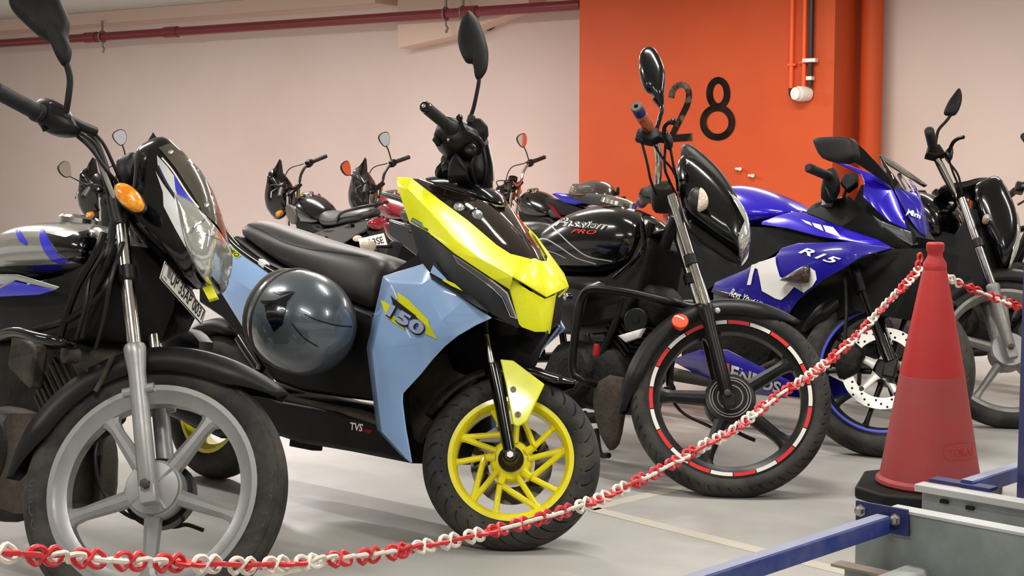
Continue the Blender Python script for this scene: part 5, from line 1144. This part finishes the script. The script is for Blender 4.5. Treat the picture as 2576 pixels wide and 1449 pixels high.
# mirrors
mo = [(2052, 350), (2075, 345), (2138, 347), (2150, 374), (2151, 398), (2122, 411), (2072, 399), (2050, 360)]
for sd in (1,):
    f = (lambda q: q) if sd > 0 else B3.mir
    e = empty('mirror', V((0, 0, 0))); e.parent = b3; c = f(B3.P(2100, 378, .3)); e.location = c-wloc(b3)
    MB().pillow([f(p) for p in cr([B3.P(x, y, .3) for x, y in mo], 3, True)], B3.R*sd, .02, .05, c, K=5, p=.6).build('mirror_shell', 'black_matt', e, ang=60)
    A = [f(B3.P(x, y, r)) for x, y, r in ((2136, 350, .3), (2150, 358, .28), (2171, 378, .22), (2212, 420, .14), (2240, 452, .09), (2243, 472, .08), (2200, 440, .12), (2150, 408, .22), (2146, 398, .28))]
    MB().prism(A, B3.R*-.012*sd).build('mirror_arm', 'black_plastic', e, bevel=.004)
text_on('arm_name', 'YAMAHA', [(2138, 413), (2168, 422), (2170, 417), (2140, 408)], lambda x, y: cast(bvh(nbo), x, y, .003), 'white_decal', b3)
MB().pillow([B3.P(x, y, -.28) for x, y in ((2212, 389), (2225, 392), (2329, 466), (2324, 471), (2213, 402))], B3.R, .012, .03, K=3, p=.5).build('mirror_shell', 'black_plastic', b3)
MB().tube([B3.P(2262, 440, -.27), B3.P(2285, 478, -.1), B3.P(2290, 490, -.03)], [.008, .012, .014], 8).build('mirror_arm', 'black_plastic', b3)
MB().prism([B3.P(x, y, -.262) for x, y in ((2217, 393), (2226, 394), (2320, 463), (2317, 467), (2220, 401))], B3.R*.002).build('mirror_glass', 'mirror_glass', b3)
MB().add([B3.P(*q) for q in ((2215, 395, .10), (2245, 470, .07), (2245, 470, -.07), (2215, 395, -.10), (2290, 500, 0), (2235, 420, 0))], [(0, 1, 4, 5), (5, 4, 2, 3)]).build('windscreen', 'smoked', b3, solid=.003)
# clip-on bar, grip and lever
for sd in (1,):
    f = (lambda q: q) if sd > 0 else S3.mir
    a, b = f(S3.P(2032, 421, .32)), f(S3.P(2084, 443, .2)); MB().tube([a, a+(b-a)*.05, b], [.012, .0165, .0165], 16).build('grip', 'grip_rubber', b3)
    MB().pillow([f(q) for q in cr([S3.P(x, y, .17) for x, y in ((2076, 432), (2100, 424), (2110, 445), (2112, 480), (2090, 510), (2066, 500), (2070, 460))], 2, True)], S3.R, .03, K=4, p=.6).build('switch_housing', 'grimy_black', b3)
    MB().prism([f(S3.P(x, y, .15)) for x, y in ((2122, 436), (2155, 432), (2156, 460), (2130, 480), (2112, 460))], S3.R*-.04*sd).build('brake_reservoir', 'black_matt', b3, bevel=.006)
    bent([f(S3.P(*q)) for q in ((2078, 470, .2), (2095, 500, .2), (2118, 500, .15), (2128, 478, .12))], .006, 'black_metal', b3, 'brake_lever', 8)
    MB().tube([f(S3.P(2080, 520, .12)), f(S3.P(2090, 470, .12))], .02, 12).build('fork_top', 'dull_silver', b3)
MB().pillow(smooth_px(B3, [(2050, 540), (2080, 512), (2130, 500), (2150, 520), (2110, 556), (2060, 556)], 0, 3), B3.R, .08, K=4, p=.6).build('triple_clamp', 'black_matt', b3)
# tank, seat, tail
tk = halfloft('fuel_tank', B3, [[(1800, 470, 0), (1775, 480, .07), (1755, 520, .11), (1770, 580, .12), (1810, 590, 0)], [(1862, 458, 0), (1838, 464, .08), (1815, 500, .14), (1830, 570, .16), (1880, 590, 0)], [(1920, 470, 0), (1898, 476, .08), (1878, 505, .145), (1890, 560, .17), (1940, 580, 0)], [(1975, 492, 0), (1955, 496, .07), (1940, 515, .12), (1935, 550, .14), (1985, 560, 0)], [(2018, 520, 0), (2004, 522, .05), (1994, 530, .08), (1990, 545, .09), (2020, 550, 0)]], 'racing_blue', b3)
MB().pillow(cr([B3.L(f, 0, u) for f, u in ((-.92, .42), (-1.08, .40), (-1.28, .42), (-1.3, .36), (-1.0, .33))], 3, True), B3.R, .12, K=5, p=.5).build('seat', 'seat_vinyl', b3)
tl = lambda pts, r: [B3.P(x, y, r) for x, y in pts]
tu = MB().pillow(tl(((1389, 488), (1400, 485), (1470, 490), (1476, 495), (1470, 512), (1450, 516), (1420, 510)), .05), B3.R, .01, .11, K=3, p=.4).build('tail_cowl', 'racing_blue', b3)
MB().pillow(tl(((1372, 500), (1380, 495), (1440, 515), (1480, 530), (1440, 545), (1400, 540), (1375, 515)), .04), B3.R, .01, .09, K=3, p=.4).build('tail_under', 'black_matt', b3)
MB().prism(tl(((1375, 512), (1390, 520), (1412, 548), (1402, 545)), .055), B3.R*-.11).build('tail_lamp', 'red_lens', b3)
MB().pillow(tl(((1418, 488), (1460, 485), (1530, 490), (1570, 505), (1520, 520), (1470, 512)), .06), B3.R, .01, .13, K=4, p=.5).build('pillion_pad', 'seat_vinyl', b3)
sheet('belly_pan', B3, [(1686, 905, .15), (1760, 880, .17), (1830, 880, .18), (1990, 960, .17), (1978, 1002, .14), (1850, 985, .13), (1750, 940, .13), (1860, 930, .19)], [(0, 1, 7, 6), (1, 2, 7), (2, 3, 7), (3, 4, 5, 7), (5, 6, 7)], 'deep_blue', b3, th=.005, ang=30)
bb = bvh([o for o in b3.children if o.name.startswith('belly_pan')])
text_on('belly_name', 'ENEOS', [(1838, 950), (1962, 992), (1968, 962), (1842, 918)], lambda x, y: cast(bb, x, y, .003), 'white_decal', b3, bold=.03)
decal('belly_mark', bb, [[(1823, 914), (1836, 914), (1838, 936), (1826, 940)]], 'orange_reflector', b3, lift=.003)
MB().prism([B3.L(f, .09, u) for f, u in ((-.35, .25), (-.45, -.05), (-.9, -.1), (-1.0, .25), (-.8, .35))], B3.R*-.18).build('engine_block', 'grimy_black', b3, bevel=.02)
MB().tube([B3.L(-.4, .1, -.02), B3.L(-.6, .12, -.13), B3.L(-1.0, .13, -.12), B3.L(-1.02, .15, -.1), B3.L(-1.4, .2, .05)], [.018, .018, .03, .045, .045], 14).build('exhaust', 'grimy_metal', b3)
rear_end(B3, b3, -1.33, tw=.13)
# ---------------------------------------------------------------- helmet on the sport bike's pillion seat
mat('helmet_dark', '#3b3631', .2, coat=1); mat('visor_clear', '#ddd8d0', .05, trans=.95, ior=1.2)
hc = B3.P(1495, 480, -.03); hu = Z; s_ = 46/FPX*(hc-CAM).dot(fw)*1.15
e = empty('helmet', V((hc.x, hc.y, hc.z-.02)), 'dark helmet with raised clear visor lying on the blue tail seat', 'helmet')
rings = []
for i in range(13):
    t = i/12*pi/2*.999; rings.append([hc+(rtv*cos(q)*1.12+V((0, 1, 0))*sin(q)*1.25)*s_*cos(t)**.8+Z*(s_*.82*sin(t)-.03) for q in [2*pi*k/28 for k in range(28)]])
sh = MB().loft(rings).build('shell', 'helmet_dark', e, ang=60)
rings = [[hc+(rtv*cos(q)*1.2+V((0, 1, 0))*sin(q)*1.3)*s_*1.03*cos(t)**.8+Z*(s_*.9*sin(t)-.02) for q in [radians(120+k*10) for k in range(16)]] for t in (.05, .25, .45, .65)]
MB().loft(rings, closed=False).build('visor', 'visor_clear', e, solid=.002)
MB().box(hc+rtv*s_*1.08-V((0, .05, 0)), rtv*.006, V((0, .02, 0)), Z*.018).build('visor_hinge', 'black_plastic', e, bevel=.004)
# ---------------------------------------------------------------- black motorcycle beyond the cone
B4, S4, ax4 = bike_frames((2535, 886), .298, -50, 10, 26, 42)
b4 = empty('motorcycle', V((B4.O.x, B4.O.y, 0)), 'black motorcycle with dull silver wheel and fork, right of the cone', 'motorcycle'); mcs(b4)
cast_wheel(S4, .298, .08, .238, 'dull_silver', b4, [ang(S4, 2410, 850)+72*k for k in range(5)], hubr=.07, name='front_wheel', sw=(.032, .024))
hub(S4, [(.034, .066), (.044, .064), (.046, .02), (.046, 0)], 'silver_paint', b4, 'hub_cover')
tele_fork(S4, b4, .085, [(2420, 500), (2497, 720)], [(2496, 716), (2543, 884)], 'chrome', 'dull_silver', .0165, .0205, (2462, 612))
fender(S4, .316, 50, 178, .11, 'black_plastic', b4, 'front_fender', drop=.045)
P_ = lambda x, y, r: S4.P(x, y, r)
hb_ = [P_(2340, 340, .34), P_(2347, 372, .25), P_(2360, 400, .20), P_(2380, 440, .15), P_(2400, 482, .10), P_(2405, 505, .04), P_(2408, 510, 0)]
MB().tube(hb_+[S4.mir(p) for p in hb_[-2::-1]], .0115, 12, sm=5).build('handlebar', 'chrome', b4)
for sd in (1, -1):
    f = (lambda q: q) if sd > 0 else S4.mir
    a, b = f(P_(2337, 327, .375)), f(P_(2347, 370, .255)); MB().tube([a, a+(b-a)*.04, b], [.013, .0185, .0185], 16).build('grip', 'grip_rubber', b4)
    MB().pillow([f(q) for q in cr([P_(x, y, .22) for x, y in ((2326, 394), (2334, 368), (2362, 368), (2378, 392), (2350, 400))], 1, True)], S4.R, .028, K=3, p=.3).build('switch_housing', 'black_plastic', b4)
    MB().pillow([f(q) for q in cr([P_(x, y, .2) for x, y in ((2374, 390), (2385, 372), (2397, 375), (2396, 398), (2386, 406))], 2, True)], S4.R, .02, K=4, p=.6).build('lever_bracket', 'black_metal', b4)
bent([P_(2388, 380, .22), P_(2398, 358, .26), P_(2412, 348, .3), P_(2424, 345, .32)], .0075, 'black_metal', b4, 'brake_lever', 8)
cables(S4, b4, [[(2388, 405, .19), (2400, 440, .15), (2420, 485, .1)], [(2350, 400, .2), (2375, 450, .16), (2405, 500, .1)], [(2380, 400, .19), (2410, 440, .14), (2420, 490, .08)]])
mirror(S4, [(2413, 222), (2420, 242), (2417, 265), (2406, 287), (2392, 291), (2374, 287), (2382, 262), (2398, 238)], .26, (2402, 262), [(2395, 285, .26), (2380, 305, .255), (2362, 325, .25), (2356, 345, .24), (2352, 378, .23)], wf=.02, wb=.012, sr=.006)
cw4 = smooth_px(S4, [(2440, 490), (2470, 462), (2505, 455), (2535, 500), (2555, 560), (2556, 620), (2540, 660), (2515, 685), (2490, 640), (2460, 580)], 0, 3)
MB().pillow(cw4, S4.R, .10, .10, K=7, p=.55).build('headlamp_cowl', 'black_gloss', b4, ang=70)
MB().pillow(smooth_px(S4, [(2540, 520), (2556, 550), (2562, 610), (2548, 660), (2530, 690), (2545, 620)], 0, 3), S4.R, .08, K=5, p=.6).build('headlamp_lens', 'headlamp', b4, ang=60)
MB().lathe(P_(2480, 552, .11), S4.R, [(-.02, .012), (.02, .014), (.03, .008), (.03, 0)], 14).build('indicator_lens', 'clear_amber', b4)
MB().pillow(smooth_px(S4, [(2360, 480), (2420, 470), (2480, 455), (2490, 470), (2420, 495), (2370, 495)], -.03, 3), S4.R, .07, K=4, p=.6).build('instrument_pod', 'black_plastic', b4)
MB().pillow(smooth_px(B4, [(2310, 500), (2350, 490), (2395, 530), (2400, 600), (2360, 600), (2300, 560)], 0, 3), B4.R, .13, K=6, p=.6).build('fuel_tank', 'black_gloss', b4, ang=70)
MB().prism([B4.P(x, y, .08) for x, y in ((2300, 560), (2400, 590), (2440, 520), (2470, 640), (2480, 720), (2400, 760), (2330, 780))], B4.R*-.16).build('frame_shroud', 'black_matt', b4, bevel=.01)
tail(B4, b4, rack=False); frame_tubes(B4, b4); rear_end(B4, b4); engine(B4, b4, -.5, .02)
# ---------------------------------------------------------------- the other motorcycles, built in their own measurements
def commuter(hubxy, head, lean, steer, label, tank_m='black_gloss', side_m='black_gloss', cowl='visor', group=None, bar_m='black_metal', mirrors=(1, 1), tail_on=True, cowl_m='black_gloss', fork_m='dull_silver', wheel_m='black_metal', tankpad=None, sc_=.86, rack=True):
    R = .295; h = radians(head); F = V((cos(h), sin(h), 0)); Rr = V((sin(h), -cos(h), 0)); U = Z.copy()
    l = radians(lean); Rr, U = rot(Rr, F, -l), rot(U, F, -l); a = (U*cos(radians(26))-F*sin(radians(26))).normalized()
    S = [rot(v, a, radians(steer)) for v in (F, Rr, U)]; zc = R*sqrt(1-S[1].z**2)
    C = V((hubxy[0], hubxy[1], zc)); B = Fr(C, F, Rr, U); S = Fr(C, *S)
    b = empty('motorcycle', V((C.x, C.y, 0)), label, 'motorcycle', group); mcs(b)
    cast_wheel(S, R, .08, .235, wheel_m, b, [18+72*k for k in range(5)], name='front_wheel')
    fender(S, .315, 45, 180, .11, 'black_plastic', b, 'front_fender', drop=.045)
    A = lambda t, r=0., f=0.: S.L(-t*.4384+f, r, t*.8988)
    for sd in (1, -1):
        MB().tube([A(.30, sd*.085), A(.74, sd*.085)], .0155, 12).build('fork_tube', 'chrome', b)
        MB().tube([A(0, sd*.085), A(.30, sd*.085), A(.33, sd*.085)], [.019, .02, .024], 12).build('fork_leg', fork_m, b)
    MB().box(A(.73), S.R*.10, S.F*.03, S.U*.012).build('triple_clamp', 'black_metal', b, bevel=.006)
    hp = [S.L(-.36, 0, .68), S.L(-.36, .06, .69), S.L(-.37, .12, .74), S.L(-.40, .22, .775), S.L(-.46, .38, .755)]
    MB().tube([S.mir(p) for p in hp[:0:-1]]+hp, .0115, 10, sm=5).build('handlebar', bar_m, b)
    for sd in (1, -1):
        f = (lambda q: q) if sd > 0 else S.mir
        MB().tube([f(S.L(-.415, .26, .773)), f(S.L(-.465, .39, .754))], .0175, 14).build('grip', 'grip_rubber', b)
        MB().box(f(S.L(-.40, .225, .775)), S.R*.03, S.F*.022, S.U*.028).build('switch_housing', 'black_plastic', b, bevel=.01)
        MB().tube([f(S.L(-.36, .24, .775)), f(S.L(-.33, .28, .77)), f(S.L(-.38, .38, .755))], .006, 8).build('brake_lever', 'black_metal', b)
        cables(S, b, []) ; bent([f(S.L(-.37, .2, .79)), f(S.L(-.24, .15, .78)), f(S.L(-.2, .05, .66)), f(S.L(-.26, .03, .5))], .0045, 'cable', b, 'cable', 6, 6)
        if mirrors[0 if sd > 0 else 1]:
            mw = empty('mirror', V((0, 0, 0))); mw.parent = b; c = f(S.L(-.34, .32, .96)); mw.location = c-wloc(b)
            n = (-F*.5-S.F*.5+S.R*(-.15)*sd+U*-.05).normalized(); x = S.R*sd; x = (x-n*x.dot(n)).normalized(); y = n.cross(x); y = y if y.z > 0 else -y
            O = cr([c+x*p+y*q for p, q in ((-.05, .0), (-.045, .045), (.0, .06), (.05, .045), (.058, .0), (.03, -.05), (-.02, -.06))], 3, True)
            MB().pillow(O, n, .004, .025, c, K=4, p=.7).build('mirror_shell', 'black_plastic', mw, ang=60)
            MB().prism([c+(p-c)*.9+n*.0045 for p in O], n*.0008).build('mirror_glass', 'mirror_glass', mw)
            bent([c-y*.04-n*.012, f(S.L(-.36, .29, .87)), f(S.L(-.39, .235, .79))], .0055, 'black_metal', mw, 'stem', 8)
    # headlamp
    if cowl == 'visor':
        O = cr([S.L(f, 0, u) for f, u in ((-.22, .86), (-.16, .80), (-.08, .68), (-.05, .56), (-.09, .46), (-.18, .47), (-.27, .56), (-.29, .70))], 3, True)
        MB().pillow(O, S.R, .10, K=6, p=.55).build('headlamp_cowl', cowl_m, b, ang=70)
        O = cr([S.L(f, 0, u) for f, u in ((-.09, .66), (-.045, .58), (-.06, .49), (-.10, .47), (-.11, .56))], 3, True)
        MB().pillow(O, S.R, .085, K=5, p=.6).build('headlamp_lens', 'headlamp', b, ang=60)
        MB().prism([S.L(-.26, -.05, .80), S.L(-.2, 0, .84), S.L(-.26, .05, .80), S.L(-.3, .04, .9), S.L(-.32, 0, .93), S.L(-.3, -.04, .9)], S.F*.006).build('fly_screen', 'black_plastic', b)
    else:
        MB().lathe(S.L(-.2, 0, .6), S.F, [(-.08, 0), (-.07, .05), (-.02, .082), (.05, .09), (.055, .088)], 28).build('headlamp_bowl', cowl_m, b)
        MB().lathe(S.L(-.2, 0, .6), S.F, [(.05, .086), (.065, .07), (.075, .03), (.076, 0)], 28).build('headlamp_lens', 'headlamp', b)
        for sd in (1, -1): MB().lathe(S.L(-.28, sd*.05, .7), -S.F*.5+S.U, [(-.03, .03), (.02, .042), (.03, .04), (.031, 0)], 20).build('instrument_pod', 'black_gloss', b)
    for sd in (1, -1):
        bar(S.L(-.24, sd*.06, .55), S.L(-.24, sd*.15, .55), .008, 'black_plastic', b, 'indicator_stalk')
        c = S.L(-.23, sd*.17, .55); MB().pillow([c+S.R*sd*cos(q)*.036+S.U*sin(q)*.024 for q in [2*pi*k/14 for k in range(14)]], S.F, .02, .03, c, K=4, p=.7).build('indicator_lens', 'amber_lens', b)
    # tank
    sec = lambda f, w, ut, ub: [B.L(f, 0, ut+.015), B.L(f, w*.55, ut), B.L(f, w, ut-.06), B.L(f, w*.98, ub+.04), B.L(f, w*.7, ub), B.L(f, 0, ub)]
    rings = []
    for (f, w, ut, ub) in ((-.42, .06, .56, .46), (-.47, .10, .60, .44), (-.58, .14, .625, .42), (-.72, .145, .61, .42), (-.86, .12, .55, .42), (-.96, .08, .49, .42)):
        s = sec(f, w, ut, ub); rings.append(s+[B.mir(p) for p in s[-2:0:-1]])
    MB().loft(rings).build('fuel_tank', tank_m, b, sub=2, ang=60)
    MB().lathe(B.L(-.6, 0, .635), B.U, [(-.01, .05), (.006, .05), (.012, .04), (.012, 0)], 24).build('filler_cap', 'chrome', b)
    if tankpad:
        for sd in (1, -1):
            MB().pillow(cr([B.L(f, sd*.135, u) for f, u in ((-.46, .56), (-.58, .57), (-.66, .5), (-.6, .42), (-.48, .44))], 2, True), B.R, .018, K=3, p=.5).build('tank_shroud', tankpad, b)
    tail(B, b, side_m=side_m, rack=rack) if tail_on else None
    frame_tubes(B, b); rear_end(B, b); engine(B, b, -.55, .02, m='grimy_black')
    MB().prism([B.L(f, .09, u) for f, u in ((-.45, .45), (-.95, .42), (-1.1, .36), (-1.0, .15), (-.7, .2), (-.5, .3))], B.R*-.18).build('air_box', 'black_matt', b, bevel=.01)
    b.scale = (sc_,)*3
    return b, B, S
def row_hub(hx, hy, head, t=.42): h = radians(head); return (hx+cos(h)*t, hy+sin(h)*t)
mat('wine_red', '#7d1420', .25, coat=1); mat('tank_grey', '#5b5a52', .35, dust=('#8a8577', .3, 30)); mat('visor_grey', '#3c3c3c', .15, coat=.8)
mat('two_tone', '#14141a', .2, coat=1)
rg = None
b5, B5, S5 = commuter(row_hub(-1.33, 10.0, 120), 120, 10, 38, 'black and red motorcycle facing the wall with a DL plate, behind the scooter seat', tankpad='tank_grey', mirrors=(0, 0), group=rg)
MB().pillow(cr([B5.L(f, .16, u) for f, u in ((-.40, .58), (-.46, .60), (-.52, .5), (-.46, .40), (-.41, .45))], 2, True), B5.R, .012, K=3).build('tank_flash', 'wine_red', b5)
pl_ = B5.L(-1.93, -.11, .34); pn = (-B5.F*.95+B5.U*.3).normalized(); px_ = B5.R; py_ = px_.cross(pn)*-1; py_ = py_ if py_.z > 0 else -py_
pp_ = MB().prism([pl_+px_*a*.1+py_*c*.045 for a, c in ((-1, -1), (1, -1), (1, 1), (-1, 1))], pn*.003).build('number_plate', 'plate_white', b5, bevel=.003)
vs, fs = text_geo('DL3SE', .02); MB().add([pl_+pn*.0045+px_*(-.07+.15*u)+py_*(-.025+.05*v) for u, v in vs], fs).build('plate_number', 'plate_ink', pp_)
b6, B6, S6 = commuter(row_hub(-.81, 10.3, 120), 120, 8, 36, 'motorcycle with red tank flanks and grey fly screen behind the yellow apron', tank_m='wine_red', cowl_m='visor_grey', side_m='black_gloss')
b7, B7, S7 = commuter(row_hub(.17, 10.9, 120), 120, 8, 36, 'black motorcycle with chrome bar and round lamp between scooter and orange column', cowl='round', bar_m='chrome', mirrors=(1, 0))
b8, B8, S8 = commuter(row_hub(-2.45, 9.4, 120), 120, 8, 36, 'dark motorcycle facing the wall behind the leftmost motorcycle', mirrors=(1, 1))
b9, B9, S9 = commuter((2.42, 6.2), -50, 10, 40, 'black motorcycle with pale headlamp partly cut by the right edge', cowl='round', bar_m='chrome', sc_=.92, rack=False)
